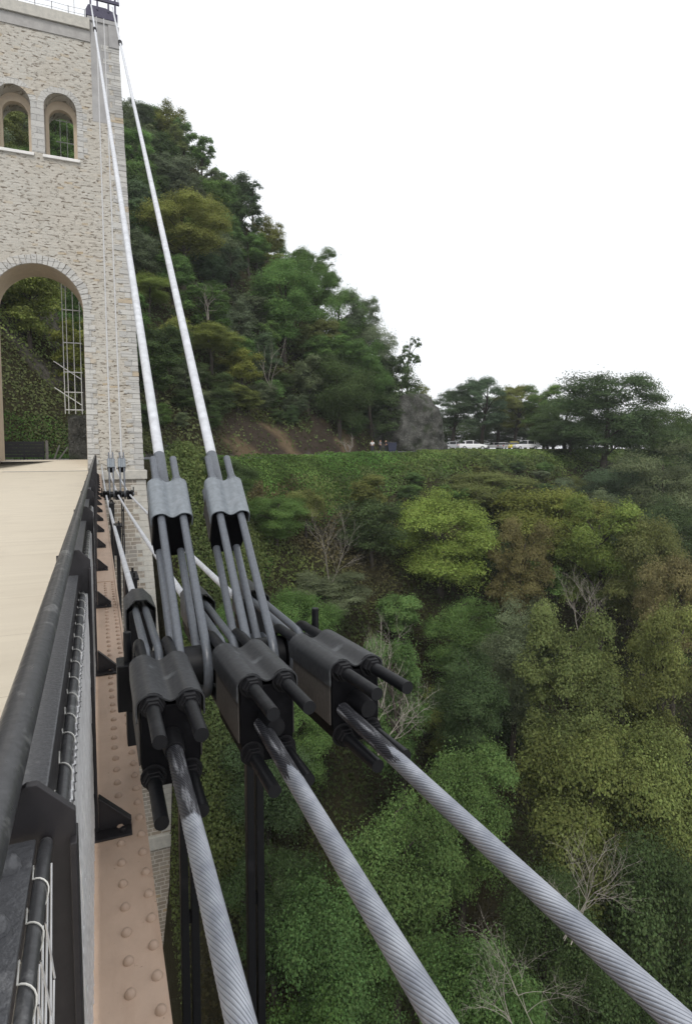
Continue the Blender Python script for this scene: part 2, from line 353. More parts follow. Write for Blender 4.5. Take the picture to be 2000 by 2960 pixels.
# ================================================================== CABLE JOINTS
def arc(n, a0, a1): return [a0+(a1-a0)*i/n for i in range(n+1)]
def head_meshes(L0, L1, L2, sp, hz, r, mats, w=None, taper=.88, hood=False):
    """socket block with U-bolts round the pin; local +Y runs away from the pin"""
    out = {}
    w = w or sp+r+.018
    zt, zb = hz+.012, -hz-.045
    b = MB(); wb = w*taper
    pts = [(-w, zt-.015), (-w, zb+.09), (-wb, zb+.02), (-wb+.03, zb), (wb-.03, zb), (wb, zb+.02), (w, zb+.09), (w, zt-.015), (sp*1.2, zt+.005), (sp*.4, zt-.02), (-sp*.4, zt-.02), (-sp*1.2, zt+.005)]
    b.prism(pts, 'y', L0, L1); out['block'] = (b, mats['block'], None, .006)
    for q, sg in enumerate((-1, 1)):
        s = MB(); x0, x1 = sorted((sg*(w+.0008), sg*(w+.0075))); s.box(x0, x1, L0+.012, L1-.012, zb+.088, zt-.02)
        out['side_plate%d' % q] = (s, mats['side'], None, .003)
    # fluted cover: rides over the two upper bolts with a trough between
    rr = r+.014; prof = []
    if hood:
        prof = [(-w-.012, -.02), (-w-.012, zt+.0), (-w*.45, zt+.055), (w*.45, zt+.055), (w+.012, zt), (w+.012, -.02)]
    else:
        q = w-sp+.011; zc_ = hz+r+.016-q*.75
        prof.append((-w-.011, hz-.06))
        prof += [(-sp+q*math.cos(a), zc_+q*.75*math.sin(a)) for a in arc(7, math.pi, math.pi*.55)]
        prof += [(x, hz+r+.016-.0165*(1+math.cos(math.pi*x/sp))) for x in np.linspace(-sp*.92, sp*.92, 17)]
        prof += [(sp+q*math.cos(a), zc_+q*.75*math.sin(a)) for a in arc(7, math.pi*.45, 0)]
        prof.append((w+.011, hz-.06))
    c = MB(); th = .006; N = []
    for i, p in enumerate(prof):
        a = Vector(prof[max(i-1, 0)]); e = Vector(prof[min(i+1, len(prof)-1)]); t = (e-a).normalized(); N.append(Vector((-t.y, t.x)))
    outer = [(p[0]+n.x*th, p[1]+n.y*th) for p, n in zip(prof, N)]
    y0, y1 = L0-.006, L1+.012; n = len(prof)
    vs = []
    for yy in (y0, y1): vs += [(p[0], yy, p[1]) for p in prof]+[(p[0], yy, p[1]) for p in outer]
    fs = []
    for i in range(n-1):
        fs += [(i, i+1, 2*n+i+1, 2*n+i), (n+i+1, n+i, 3*n+i, 3*n+i+1), (i+1, i, n+i, n+i+1), (2*n+i, 2*n+i+1, 3*n+i+1, 3*n+i)]
    fs += [(0, 2*n, 3*n, n), (n-1, 2*n-1, 4*n-1, 3*n-1)]
    c.add(vs, fs); out['cover'] = (c, mats['cover'], 50, None)
    for i, x in enumerate((-sp, sp)):
        u = MB(); pth = [(x, L2, hz), (x, L1, hz), (x, L0, hz), (x, .03, hz)]
        pth += [(x, -hz*math.sin(a), hz*math.cos(a)) for a in arc(12, 0, math.pi)]
        pth += [(x, .03, -hz), (x, L0, -hz), (x, L1, -hz), (x, L2-(0 if i else .02), -hz)]
        u.tube(pth, r, 16); out['u_bolt%d' % i] = (u, mats['rod'], 40, None)
    k = 0
    for x in (-sp, sp):
        for z in (hz, -hz):
            nmb = MB(); nmb.tube([(x, L1+.0005, z), (x, L1+.008, z)], r*1.95, 18); nmb.tube([(x, L1+.0085, z), (x, L1+.042, z)], r*1.65, 6)
            nmb.tube([(x, L1+.0425, z), (x, L1+.06, z)], r*1.4, 6)
            out['nut%d' % k] = (nmb, mats['nut'], None, .002); k += 1
    col_ = MB(); col_.tube([(0, L1-.02, 0), (0, L1+.03, 0), (0, L1+.12, 0)], [.046, .042, .036], 18); out['collar'] = (col_, mats['nut'], 40, None)
    return out
def make_head(name, label, group, loc, rot, meshes):
    t = thing(name, label, 'cable clamp', loc, rot, group)
    for k, (mb, m, sm, bv) in meshes.items():
        o = mb.build(k.rstrip('0123456789'), m, t, smooth=sm, bevel=bv); fix_normals(o)
    return t
def copy_thing(o, label, loc, rot=None):
    c = copy_tree(o); c.location = loc; c['label'] = label
    if rot is not None: c.rotation_euler = rot
    return c
PIN = Vector((0, 3.1, .267))
XN = (.235, .595, .955); XS = (.415, .755)
near_mats = dict(block=M['blockblack'], side=M['sideplate'], cover=M['scuffed'], rod=M['black'], nut=M['blackdull'])
stay_mats = dict(block=M['blockblack'], side=M['sideplate'], cover=M['bluegrey'], rod=M['rodgrey'], nut=M['rodgrey'])
far_mats = dict(block=M['blackdull'], side=M['blackdull'], cover=M['scuffed'], rod=M['rodgrey'], nut=M['blackdull'])
h = make_head('strand_clamp', 'black scuffed clamp gripping the near cable strand beside the tan girder', 'clamps on the near strands', (XN[0], PIN.y, PIN.z), (0, 0, math.pi),
              head_meshes(.30, .755, 1.07, .068, .140, .0252, near_mats))
copy_thing(h, 'black scuffed clamp on the middle of the three twisted near strands', (XN[1], PIN.y, PIN.z), (R(1.5), 0, math.pi+R(1.5)))
copy_thing(h, 'black scuffed clamp on the outermost near strand, over the trees', (XN[2], PIN.y, PIN.z), (R(2), 0, math.pi+R(4)))
def dir_rot(d):   # local +Y to d, local X kept level
    d = Vector(d).normalized(); return (math.asin(d.z), 0, -math.atan2(d.x, d.y))
S_TOP = (Vector((.36, 39.4, 26.75)), Vector((1.5, 39.4, 26.9)))
sdirs = [S_TOP[i]-Vector((XS[i], PIN.y, PIN.z)) for i in (0, 1)]
sh = make_head('stay_clamp', 'blue grey fluted clamp at the foot of the thick white stay nearest the tower', 'clamps on the thick stays', (XS[0], PIN.y, PIN.z), dir_rot(sdirs[0]),
               head_meshes(.97, 1.29, 1.57, .065, .142, .0235, stay_mats))
copy_thing(sh, 'blue grey fluted clamp at the foot of the thick white stay seen against the trees', (XS[1], PIN.y, PIN.z), dir_rot(sdirs[1]))
P2 = Vector((0, 21.3, -.15))
bdir = Vector((0, P2.y-PIN.y, P2.z-PIN.z))
fh = make_head('tower_side_clamp', 'black hooded clamp in front of the brickwork, nearest the tan girder', 'hooded clamps on the tower side', (XN[0]-.01, PIN.y, PIN.z), dir_rot(bdir),
               head_meshes(.80, 1.15, 1.3, .03, .12, .021, far_mats, w=.072, hood=True))
copy_thing(fh, 'black hooded clamp behind the rods of the two thick stays', (XN[1], PIN.y, PIN.z))
copy_thing(fh, 'black hooded clamp farthest from the girder, against the trees', (XN[2], PIN.y, PIN.z))

def joint(loc, label, detail=True):
    t = thing('joint_pin', label, 'joint pin', loc, group='joint pins carrying the cable clamps')
    MB().cyl((.075, 0, 0), (1.11, 0, 0), .062, 20).build('pin_bar', M['rodgrey'], t, smooth=40, bevel=.004)
    for a, b in ((.285, .545), (.645, .895), (.14, .275)): MB().cyl((a, 0, 0), (b, 0, 0), .100, 24).build('drum', M['black'], t, smooth=40, bevel=.004)
    MB().cyl((.905, 0, 0), (1.06, 0, 0), .100, 24).build('drum', M['black'], t, smooth=40, bevel=.004)
    MB().box(.06, .135, -.07, .075, -.16, .068).box(.10, .16, -.06, .06, -.34, -.16).build('end_bracket', M['black'], t, bevel=.006)
    for x, z in ((.112, .215), (1.085, .235)): MB().cyl((x, -.005, .03), (x, -.005, z), .019, 14).build('keeper_bolt', M['black'], t, smooth=40, bevel=.003)
    return t
j1 = joint(PIN, 'dark steel pin and drums joining the near clamps over the girder edge')
def hanger(loc, label, group='double hanger bars under the joint pins'):
    t = thing('hanger_bars', label, 'hanger', loc, group=group)
    for sx in (-.046, .006): MB().box(sx, sx+.04, -.03, .03, -4.6, .02).build('bar', M['black'], t, bevel=.003)
    mb = MB()
    for z in np.arange(-.35, -4.5, -.8): mb.box(-.006, .006, -.012, .012, z-.03, z+.03)
    mb.build('spacer', M['blackdull'], t)
    MB().prism([(-.035, -.02), (.035, -.02), (.09, .19), (-.09, .19)], 'x', -.0056, .0056).build('eye_plate', M['black'], t)
    return t
hg = hanger((.385, PIN.y, PIN.z-.19), 'double black hanger bars hanging beside the girder and nearest strand')
copy_thing(hg, 'double black hanger bars hanging below the middle clamp', (.735, PIN.y, PIN.z-.19))

# second joint nearer the tower
sdir2 = [Vector((x2, 39.5, 26.2))-Vector((x, P2.y, P2.z)) for x, x2 in zip(XS, (.62, 1.02))]
c = copy_tree(j1); c.location = P2; c['label'] = 'distant black joint pin below the tower corner, farther along the girder'
for i, lab in enumerate(('distant blue grey stay clamp at the far joint, nearer the girder', 'distant blue grey stay clamp at the far joint, farther from the girder')):
    copy_thing(sh, lab, (XS[i], P2.y, P2.z), dir_rot(sdir2[i]))
for i, lab in enumerate(('distant black strand clamp at the far joint, beside the girder', 'distant black strand clamp at the middle of the far joint', 'distant black strand clamp at the outer end of the far joint')):
    cc = copy_thing(h, lab, (XN[i], P2.y, P2.z), (0, 0, math.pi)); cc.scale = (.8, .6, .8)
for i, lab in enumerate(('distant black hanger bars below the far joint, beside the girder', 'distant black hanger bars below the far joint, against the brickwork')):
    copy_thing(hg, lab, ((.385, .735)[i], P2.y, P2.z-.19))

# ------------------------------------------------------------------ cables
def strand(x0, dx, dz, tar, spread, label):
    r0, n, lobes, pitch = .0296, 120, 20, .42
    ys = np.concatenate([np.arange(.0, 2.6, .016), np.arange(2.6, 7, .04)]); k = np.arange(n)/n*2*math.pi
    ph = ys[:, None]/pitch*2*math.pi+k[None, :]
    lob = np.abs(np.cos((k[None, :]+0*ph)*lobes/2))
    rr = r0*(.93+.07*lob**.6)
    X = rr*np.cos(ph); Z = rr*np.sin(ph); Y = np.repeat(ys[:, None], n, 1)
    V = np.stack([X, Y, Z], -1).reshape(-1, 3); m = len(ys)
    i, j = np.meshgrid(np.arange(m-1), np.arange(n), indexing='ij'); j2 = (j+1) % n
    F = np.stack([i*n+j, i*n+j2, (i+1)*n+j2, (i+1)*n+j], -1).reshape(-1, 4)
    me = bpy.data.meshes.new('strand'); me.from_pydata(V.tolist(), [], F.tolist()); me.shade_smooth()
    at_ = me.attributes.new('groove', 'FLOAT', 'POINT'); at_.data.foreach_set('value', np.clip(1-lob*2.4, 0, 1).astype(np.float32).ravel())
    o = bpy.data.objects.new('cable_strand', me); col.objects.link(o); me.materials.append(strand_mat(tar, spread))
    o.location = (x0, PIN.y-.77, PIN.z); o.rotation_euler = dir_rot((dx, -1, dz))
    return tag(o, label, 'cable', 'twisted galvanised strands in the foreground')
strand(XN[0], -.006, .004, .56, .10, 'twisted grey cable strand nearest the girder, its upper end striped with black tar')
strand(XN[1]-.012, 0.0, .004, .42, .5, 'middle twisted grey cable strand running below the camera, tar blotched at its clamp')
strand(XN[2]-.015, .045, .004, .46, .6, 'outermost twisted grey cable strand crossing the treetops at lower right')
def cable(pts, r, label, name='stay_cable', group=None, sag=0, m='whitecable', n=14):
    a, b = Vector(pts[0]), Vector(pts[-1])
    path = [a.lerp(b, t)-Vector((0, 0, sag*4*t*(1-t))) for t in np.linspace(0, 1, 24)] if sag else pts
    o = MB().tube(path, r, n).build(name, M[m], None, smooth=40)
    return tag(o, label, 'cable', group)
for i, lab in enumerate(('thick white stay cable rising in front of the tower stonework', 'thick white stay cable rising past the wooded hillside and into the sky')):
    d = sdirs[i].normalized(); s0 = Vector((XS[i], PIN.y, PIN.z))
    root = thing('thick_stay', lab, 'cable', s0+d*1.3, group='thick white stays')
    e = (S_TOP[i]-s0).length
    MB().tube([d*(-.2), d*(e-1.3)], .037, 16).build('sheath', M['whitecable'], root, smooth=40)
    MB().tube([d*.0, d*.5], .0395, 16).build('shade_sleeve', M['rodgrey'], root, smooth=40, bevel=.003)  # grey length added to stand for the shaded side of the cable
    cc = MB()
    q = 29.6 if i == 0 else 26.0
    cc.tube([d*q, d*(q+.12)], .075, 14); cc.tube([d*(q+.5), d*(q+.62)], .075, 14); cc.tube([d*(q+.1), d*(q+.52)], .05, 14)
    cc.build('collar', M['dark'], root, smooth=40)
for i, lab in enumerate(('thin white stay rising up the grey strip of the tower, left one', 'thin white stay rising up the grey strip of the tower, right one')):
    d = sdir2[i].normalized(); s0 = Vector((XS[i], P2.y, P2.z))
    cable([s0+d*1.1, Vector(((.62, 1.02)[i], 39.5, 26.2))], .030, lab, 'thin_stay', 'thin stays from the far joint', 0, 'staysoft')
for i, lab in enumerate(('white horizontal cable beside the girder, between the two joints', 'white horizontal cable in front of the tower brickwork, between the two joints', 'white horizontal cable on the outer side, between the two joints')):
    cable([(XN[i], PIN.y+1.0, PIN.z-.023), (XN[i], P2.y-.4, P2.z)], .027, lab, 'level_cable', 'level cables between the joints', .03)
for i, lab in enumerate(('short white cable from the far joint to the tower, beside the girder', 'short white cable from the far joint to the tower, middle one', 'short white cable from the far joint to the tower, outer one')):
    cable([(XN[i], P2.y+.1, P2.z), (XN[i], 40.3, .35)], .03, lab, 'anchor_cable', 'anchor cables at the tower', .1)
# ================================================================== TOWER
AX = -2.66
tw = thing('bridge_tower', 'tall cream rubble stone bridge tower with an archway and two arched windows', 'tower', (AX, TOWER_Y, 0))
def lx(x): return x-AX
HB, HT = 5.36, 4.42          # half width at deck, at z 26.3
def hw(z): return HB+(HT-HB)*z/26.3
ARCH_R, ARCH_S, ARCH_X = 2.4, 9.65, -.27
WINS = [(-1.17-.02, .86), (1.19+.02, .86)]; WS, WSP = 18.2, 20.95
def arch_pts(cx, r, zb, zs, n=20):
    return [(cx-r, zb)]+[(cx+r*math.cos(a), zs+r*math.sin(a)) for a in arc(n, math.pi, 0)]+[(cx+r, zb)]
def wall_with_holes(name, outline, holes, y0, y1, m, parent):
    cu_ = bpy.data.curves.new(name, 'CURVE'); cu_.dimensions = '2D'; cu_.fill_mode = 'BOTH'
    cu_.extrude = (y1-y0)/2
    for pts in [outline]+holes:
        s = cu_.splines.new('POLY'); s.points.add(len(pts)-1); s.use_cyclic_u = True
        for p, q in zip(s.points, pts): p.co = (q[0], q[1], 0, 1)
    tmp = bpy.data.objects.new('tmp', cu_); col.objects.link(tmp)
    dg = bpy.context.evaluated_depsgraph_get(); me = bpy.data.meshes.new_from_object(tmp.evaluated_get(dg)); bpy.data.objects.remove(tmp)
    # curve lies in XY -> stand it up in XZ
    Mx = Matrix(((1, 0, 0, 0), (0, 0, -1, (y0+y1)/2), (0, 1, 0, 0), (0, 0, 0, 1))); me.transform(Mx)
    me.materials.clear(); me.materials.append(m); me.name = name
    o = bpy.data.objects.new(name, me); col.objects.link(o); o.parent = parent
    return o
TD = 3.0
outline = [(-hw(0), .0), (ARCH_X-ARCH_R, 0.0)]+arch_pts(ARCH_X, ARCH_R, 0, ARCH_S)[1:-1]+[(ARCH_X+ARCH_R, 0.0), (hw(0), 0.0), (hw(26.2), 26.2), (-hw(26.2), 26.2)]
holes = [arch_pts(cx, r, WS, WSP) for cx, r in WINS]
wall_with_holes('wall', outline, holes, 0, TD, M['rubble'], tw)
# linings of the openings (smooth render inside the arch)
def lining(cx, r, zb, zs, y0, y1, th, m, name):
    P = [[(x, y, z) for (x, z) in arch_pts(cx, r-.004, zb, zs)] for y in (y0, y1)]
    P2_ = [[(x, y, z) for (x, z) in arch_pts(cx, r-th, zb, zs)] for y in (y0, y1)]
    mb = MB(); mb.grid(P); mb.grid(P2_[::-1]); mb.grid([P[0], P2_[0]][::-1]); mb.grid([P[1], P2_[1]])
    return fix_normals(mb.build(name, m, tw, smooth=30))
lining(ARCH_X, ARCH_R, .05, ARCH_S, .05, TD-.02, .02, M['soffit'], 'arch_lining')
def voussoirs(cx, r, zb, zs, th, name, m, proud=.03, jamb=True, depth=.5):
    mb = MB(); n = max(17, int(r*12))
    for i in range(n):
        a0, a1 = math.pi*i/n+.006, math.pi*(i+1)/n-.006; t2 = th*random.uniform(.92, 1.08); pr = proud*random.uniform(.6, 1.3)
        pts = [(cx+(r-.01)*math.cos(a1), zs+(r-.01)*math.sin(a1)), (cx+(r-.01)*math.cos(a0), zs+(r-.01)*math.sin(a0)), (cx+(r+t2)*math.cos(a0), zs+(r+t2)*math.sin(a0)), (cx+(r+t2)*math.cos(a1), zs+(r+t2)*math.sin(a1))]
        mb.prism(pts, 'y', -pr, .045)
    z = zb; k = 0
    while jamb and z < zs-.02:
        h_ = min(random.uniform(.26, .36), zs-z)
        for sg in (-1, 1):
            w_ = (th*1.25 if (k % 2) else th*.8)*random.uniform(.9, 1.1)
            x0, x1 = sorted((cx+sg*(r-.01), cx+sg*(r+w_))); mb.box(x0, x1, -proud*random.uniform(.5, 1.2), .045, z+.006, z+h_-.006)
        z += h_; k += 1
    return fix_normals(mb.build(name, m, tw, bevel=.012))
voussoirs(ARCH_X, ARCH_R, .1, ARCH_S, .5, 'arch_stones', M['grey_stone'], .05)
for cx, r in WINS:
    w = voussoirs(cx, r, WS, WSP, .34, 'window_surround', M['grey_stone'], .02, jamb=False)
    # inner frame set back in the opening
    mb = MB(); o_, i_ = arch_pts(cx, r-.01, WS, WSP), arch_pts(cx, r-.2, WS, WSP-.28)
    P = [[(x, y, z) for x, z in pts] for pts, y in ((o_, .9), (i_, .9), (i_, 1.25), (o_, 1.25))]; mb.grid(P)
    fix_normals(mb.build('window_frame', M['soffit'], tw, smooth=30))
MB().box(WINS[0][0]+.86+.004, WINS[1][0]-.86-.004, -.012, .3, WS+.1, WSP+.1).build('window_pier', M['grey_stone'], tw)
mb = MB(); z = WS+.1; k = 0
while z < WSP-.1:
    h_ = random.uniform(.26, .38); x0 = WINS[1][0]+.86
    mb.box(x0+.003, x0+(.55 if k % 2 else .34), -.02, .05, z+.006, z+h_-.006); z += h_; k += 1
mb.build('window_quoins', M['grey_stone'], tw, bevel=.01)
for cx, r in WINS: MB().box(cx-r-.12, cx+r+.12, -.14, .6, WS-.16, WS+.012).build('window_sill', M['whitestone'], tw, bevel=.02)
# corner stones
mb = MB(); z = .02; k = 0
while z < 25:
    h_ = random.uniform(.24, .42); a, b = hw(z), hw(z+h_); wd = (.85 if k % 2 else .5)*random.uniform(.85, 1.15); pr = random.uniform(.008, .035)
    vs = []
    for (xx, zz) in ((a, z+.008), (b, z+h_-.008)):
        for y in (-pr, .6): vs += [(xx-wd, y, zz), (xx+pr, y, zz)]
    mb.add(vs, [(0, 1, 5, 4), (1, 3, 7, 5), (3, 2, 6, 7), (2, 0, 4, 6), (4, 5, 7, 6), (0, 2, 3, 1)])
    z += h_; k += 1
fix_normals(mb.build('corner_stones', M['grey_stone'], tw, bevel=.014))
# plinth band, pier below deck, lower cap and foot
MB().box(-HB-.17, HB+.17, -.17, TD+.17, -.58, -.002).build('plinth_band', M['cap'], tw, bevel=.05)
def frustum(z0, z1, w0, w1, d0, d1):
    m_ = MB(); vs = []
    for z, w_, d_ in ((z0, w0, d0), (z1, w1, d1)): vs += [(-w_, -d_, z), (w_, -d_, z), (w_, TD+d_, z), (-w_, TD+d_, z)]
    return m_.add(vs, [(0, 1, 5, 4), (1, 2, 6, 5), (2, 3, 7, 6), (3, 0, 4, 7), (4, 5, 6, 7), (3, 2, 1, 0)])
frustum(-23.4, -.585, 6.75, HB+.06, .9, .0).build('pier', M['pier_stone'], tw)
MB().box(-7.05, 7.05, -1.15, TD+1.15, -24.3, -23.4).build('pier_cap', M['cap'], tw, bevel=.06)
frustum(-48, -24.302, 7.4, 6.85, 1.6, .98).build('pier_foot', M['pier_stone'], tw)
mb = MB(); z = -.62; k = 0
while z > -23.2:
    h_ = random.uniform(.3, .45); f = lambda zz: HB+.06+(6.75-HB-.06)*(-.585-zz)/22.8; g = lambda zz: .9*(-.585-zz)/22.8
    wd = .9 if k % 2 else .55; vs = []
    for zz in (z-h_+.01, z-.01):
        xx, yy = f(zz), -g(zz); vs += [(xx-wd, yy-.02, zz), (xx+.02, yy-.02, zz), (xx-wd, yy+.5, zz), (xx+.02, yy+.5, zz)]
    mb.add(vs, [(0, 1, 5, 4), (1, 3, 7, 5), (3, 2, 6, 7), (2, 0, 4, 6), (4, 5, 7, 6), (0, 2, 3, 1)]); z -= h_; k += 1
fix_normals(mb.build('pier_corner_stones', M['cap'], tw, bevel=.012))
# cornice and grey strip under the saddle
XSL, XSR = lx(.28), lx(1.5)
MB().box(-hw(25.5)-.05, XSL-.02, -.06, .3, 25.0, 25.62).build('cornice', M['concrete'], tw, bevel=.01)
MB().box(-hw(25.9)-.16, XSL-.02, -.2, .4, 25.624, 26.25).build('cornice', M['cap'], tw, bevel=.02)
frustum2 = MB().box(XSL, XSR-.25, -.015, .1, 20.6, 26.2); frustum2.build('grey_strip', M['slot'], tw)
MB().box(lx(.12), hw(26.3)+.03, -.1, TD, 26.205, 26.45).build('saddle_block', M['slot'], tw, bevel=.03)
MB().box(XSR-.24, hw(25.2)+.06, -.09, .4, 24.95, 26.2).build('corner_block', M['slot'], tw, bevel=.02)
# wire rail along the roof edge
rw = MB()
xs = np.linspace(-hw(26)+.2, lx(.0), 9)
for x in xs: rw.cyl((x, .1, 26.2), (x, .1, 26.85), .018, 6)
for z in (26.55, 26.83): rw.tube([(x, .1, z-(.03 if i % 2 else 0)) for i, x in enumerate(xs)], .008, 5)
rw.build('roof_wire_rail', M['dark'], tw)
cap_m = MB().cyl((lx(-.55), .05, 26.2), (lx(-.55), .05, 29.5), .012, 6); cap_m.build('lightning_rod', M['dark'], tw)

# steel cable saddle standing on the tower corner
sd = thing('cable_saddle', 'dark slate steel cable saddle with a guard rail on the tower corner', 'cable saddle', (.95, TOWER_Y, 26.45))
MB().prism([(-.9, 0), (.85, 0), (.85, .42), (.2, .62), (-.75, .62), (-.9, .3)], 'y', -.12, 1.6).build('saddle_body', M['slate'], sd, bevel=.02)
for x in (-.62, -.25, .35, .72): MB().box(x-.05, x+.05, -.16, -.05, .4, 1.5).build('upright', M['slate'], sd)
for z in (.92,): MB().box(-.95, .95, -.2, -.08, z, z+.16).build('cross_bar', M['slate'], sd)
g = MB()
for x in np.linspace(-.9, .9, 10): g.cyl((x, -.05, 1.09), (x, -.05, 2.0), .02, 6)
for z in (1.5, 2.0): g.cyl((-.95, -.05, z), (.95, -.05, z), .022, 6)
g.build('guard_rail', M['slate'], sd)
# tall ladder frame behind the tower, seen through arch and window
lf = thing('ladder_frame', 'tall white steel ladder frame seen through the archway and the right window', 'ladder', (-1.35, 43.9, 3.6))
for x in (-.50, -.28, .12, .52):
    MB().box(x-.022, x+.022, -.03, .03, 0, 18.6 if x > -.4 else 9).build('upright', M['whitesteel'], lf)
for z in (8.75, 6.7, 4.6, 2.7, .25, 1.4, 11, 13, 15, 15.9, 17.2, 18.5): MB().box(-.52, .6, .032, .07, z, z+.06).build('rung', M['whitesteel'], lf)
for z in (2.6, .9): MB().prism([(-1.15, z+.8), (-1.05, z+.8), (.55, z-.3), (.45, z-.3)], 'y', .08, .12).build('brace', M['whitesteel'], lf)
rwl = MB(); nx, nz = 26, 16
P = [[(-1.75+4.6*i/nx, 44.55+random.uniform(-.07, .07)-(.25*j/nz if 0 else 0), -.2+3.75*j/nz+(random.uniform(-.08, .08) if j == nz else 0)) for i in range(nx+1)] for j in range(nz+1)]
P.append([(p[0], 45.6, p[2]) for p in P[-1]]); P.append([(p[0], 45.6, -.2) for p in P[0]])
rwl.grid(P); o = fix_normals(rwl.build('retaining_wall', M['rock'], None, smooth=20)); tag(o, 'rough grey retaining wall behind the right leg of the archway', 'wall')

# black board fence and wooden post beyond the arch
fc = thing('board_fence', 'black horizontal board fence beyond the left side of the archway', 'fence', (-4.3, 46.5, .31))
for k in range(5): MB().box(-1.6, .95, -.02, .02, .42+k*.22, .62+k*.22).build('board', M['dark'], fc)
for x in (-1.5, -.3, .88): MB().box(x-.05, x+.05, .022, .1, 0, 1.55).build('post', M['dark'], fc)
for x in (-.9, -.5, -.1, .3, .6): MB().box(x-.02, x+.02, .0, .02, .05, .4).build('baluster', M['dark'], fc)
wp = thing('wooden_post', 'weathered grey wooden post at the end of the black board fence', 'post', (-3.2, 46.6, .33))
MB().box(-.09, .09, -.08, .08, 0, 1.5).build('shaft', M['wood'], wp, bevel=.02); MB().prism([(-.1, 1.5), (.1, 1.5), (0, 1.58)], 'y', -.09, .09).build('top', M['wood'], wp)
for k, (x, a, lab) in enumerate(((-2.85, .35, 'broken grey fence plank leaning right beside the wooden post'), (-2.6, .6, 'broken grey fence plank lying low beside the wooden post'))):
    o = MB().box(-.05, .05, -.015, .015, 0, 1.25).build('broken_plank', M['wood'], None, bevel=.01); o.location = (x, 47.0, .4); o.rotation_euler = (0, a, .2)
    tag(o, lab, 'plank', 'broken planks by the fence')
# ================================================================== TERRAIN
def lerpf(x, xs, ys): return np.interp(x, xs, ys)
_perm = np.random.default_rng(3).random((64, 64))
def vnoise(x, y, s, seed=0):
    X = np.asarray(x)/s+seed*7.3; Y = np.asarray(y)/s+seed*3.1
    i = np.floor(X).astype(int); j = np.floor(Y).astype(int); fx = X-i; fy = Y-j
    fx = fx*fx*(3-2*fx); fy = fy*fy*(3-2*fy); g = lambda a, b: _perm[a % 64, b % 64]
    return (g(i, j)*(1-fx)+g(i+1, j)*fx)*(1-fy)+(g(i, j+1)*(1-fx)+g(i+1, j+1)*fx)*fy
def uv(x, y): return x*.87+(y-50)*.49, -x*.49+(y-50)*.87
def edge_v(u): return lerpf(u, [-60, -5, 3, 14, 30, 45, 62, 83, 100, 150, 400], [-8, -8, -6.5, .6, 3.5, 2.7, -.8, -5.5, -10, -25, -60])
def foot_v(u): return lerpf(u, [-10, 5, 15, 50, 66, 90], [4, 5, 8.5, 8.5, 12, 60])
def height(x, y):
    x = np.asarray(x, float); y = np.asarray(y, float); u, v = uv(x, y); ve = edge_v(u); v0 = foot_v(u)
    a = 1.28*(v-v0); b = 2.7*(67.5-u); k = 2.5
    hm = -k*np.log(np.exp(-np.clip(a, -80, 200)/k)+np.exp(-np.clip(b, -80, 200)/k)); hm = np.clip(hm, 0, 56)
    hm = np.where(v > v0, hm, 0)
    hm = hm+np.clip(hm/4, 0, 1)*((vnoise(x, y, 9)-.5)*4+(vnoise(x, y, 3.3, 1)-.5)*1.4)
    d = np.clip(ve-v, 0, None); s = lerpf(u, [-20, 3, 14, 35, 70, 140], [2.2, 2.2, 1.25, .85, .62, .5])
    dep = s*(d-1.2*(1-np.exp(-d/1.2))); dep = np.where(dep > 34, 34+(dep-34)*.3, dep); dep = np.minimum(dep, 58)
    dep = dep+np.clip(dep/4, 0, 1)*((vnoise(x, y, 11, 2)-.5)*4.5+(vnoise(x, y, 4, 3)-.5)*1.2)
    cut = np.clip((4.9-x)/1.6, 0, 1)*np.clip((x+14)/2, 0, 1)*np.clip((42.0-y)/2.5, 0, 1); dep = np.maximum(dep, cut*(33+.25*np.clip(40-y, 0, 60)+2.5*vnoise(x, y, 5, 4)))
    return .25+lerpf(u, [8, 16, 20, 58], [.3, 0, 0, .75])+hm-dep
def axis(lo, hi, st, far, n):
    c = np.arange(lo, hi, st); g = np.geomspace(st, far, n)
    return np.concatenate([(lo-np.cumsum(g))[::-1], c, hi+np.cumsum(g)])
gx = axis(-26, 112, .8, 40, 12); gy = axis(12, 135, .8, 40, 12)
GX, GY = np.meshgrid(gx, gy); GZ = height(GX, GY)
ny, nx = GX.shape
V = np.stack([GX, GY, GZ], -1).reshape(-1, 3)
i, j = np.meshgrid(np.arange(ny-1), np.arange(nx-1), indexing='ij')
F = np.stack([i*nx+j, i*nx+j+1, (i+1)*nx+j+1, (i+1)*nx+j], -1).reshape(-1, 4)
me = bpy.data.meshes.new('terrain'); me.from_pydata(V.tolist(), [], F.tolist()); me.shade_smooth()
def ground_tint(x, y):
    u, v = uv(x, y); d = edge_v(u)-v; hv = v-foot_v(u); d = np.where((x < 7) & (y < 43.5), 20, d)
    c = np.tile(np.array([.045, .042, .022]), (len(u), 1))
    def put(mask, colr, w=1.0):
        mk = np.clip(mask, 0, 1)[:, None]*w; c[:] = c*(1-mk)+np.array(colr)*mk
    put(((d > -3) & (d < 5)).astype(float), (.05, .085, .02))
    put((d <= -1.2) & (hv < -.3), (.15, .148, .14))
    scree = np.clip((1-np.abs(u-33)/15)*3, 0, 1)*np.clip((hv+.5)*2, 0, 1)*np.clip((3.4+3*(vnoise(x, y, 3, 5)-.5)-hv), 0, 1)
    put(scree, (.058, .046, .036))
    put(scree*(vnoise(x, y, 1.6, 8) > .62), (.19, .145, .09), .8)
    put(np.clip((10-u)/4, 0, 1)*np.clip(hv*2, 0, 1)*(vnoise(x, y, 2.5, 9) > .6), (.13, .125, .11))
    return c, scree
gc, _ = ground_tint(GX.ravel(), GY.ravel())
ca = me.color_attributes.new('tint', 'FLOAT_COLOR', 'POINT')
ca.data.foreach_set('color', np.concatenate([gc, np.ones((len(gc), 1))], 1).astype(np.float32).ravel())
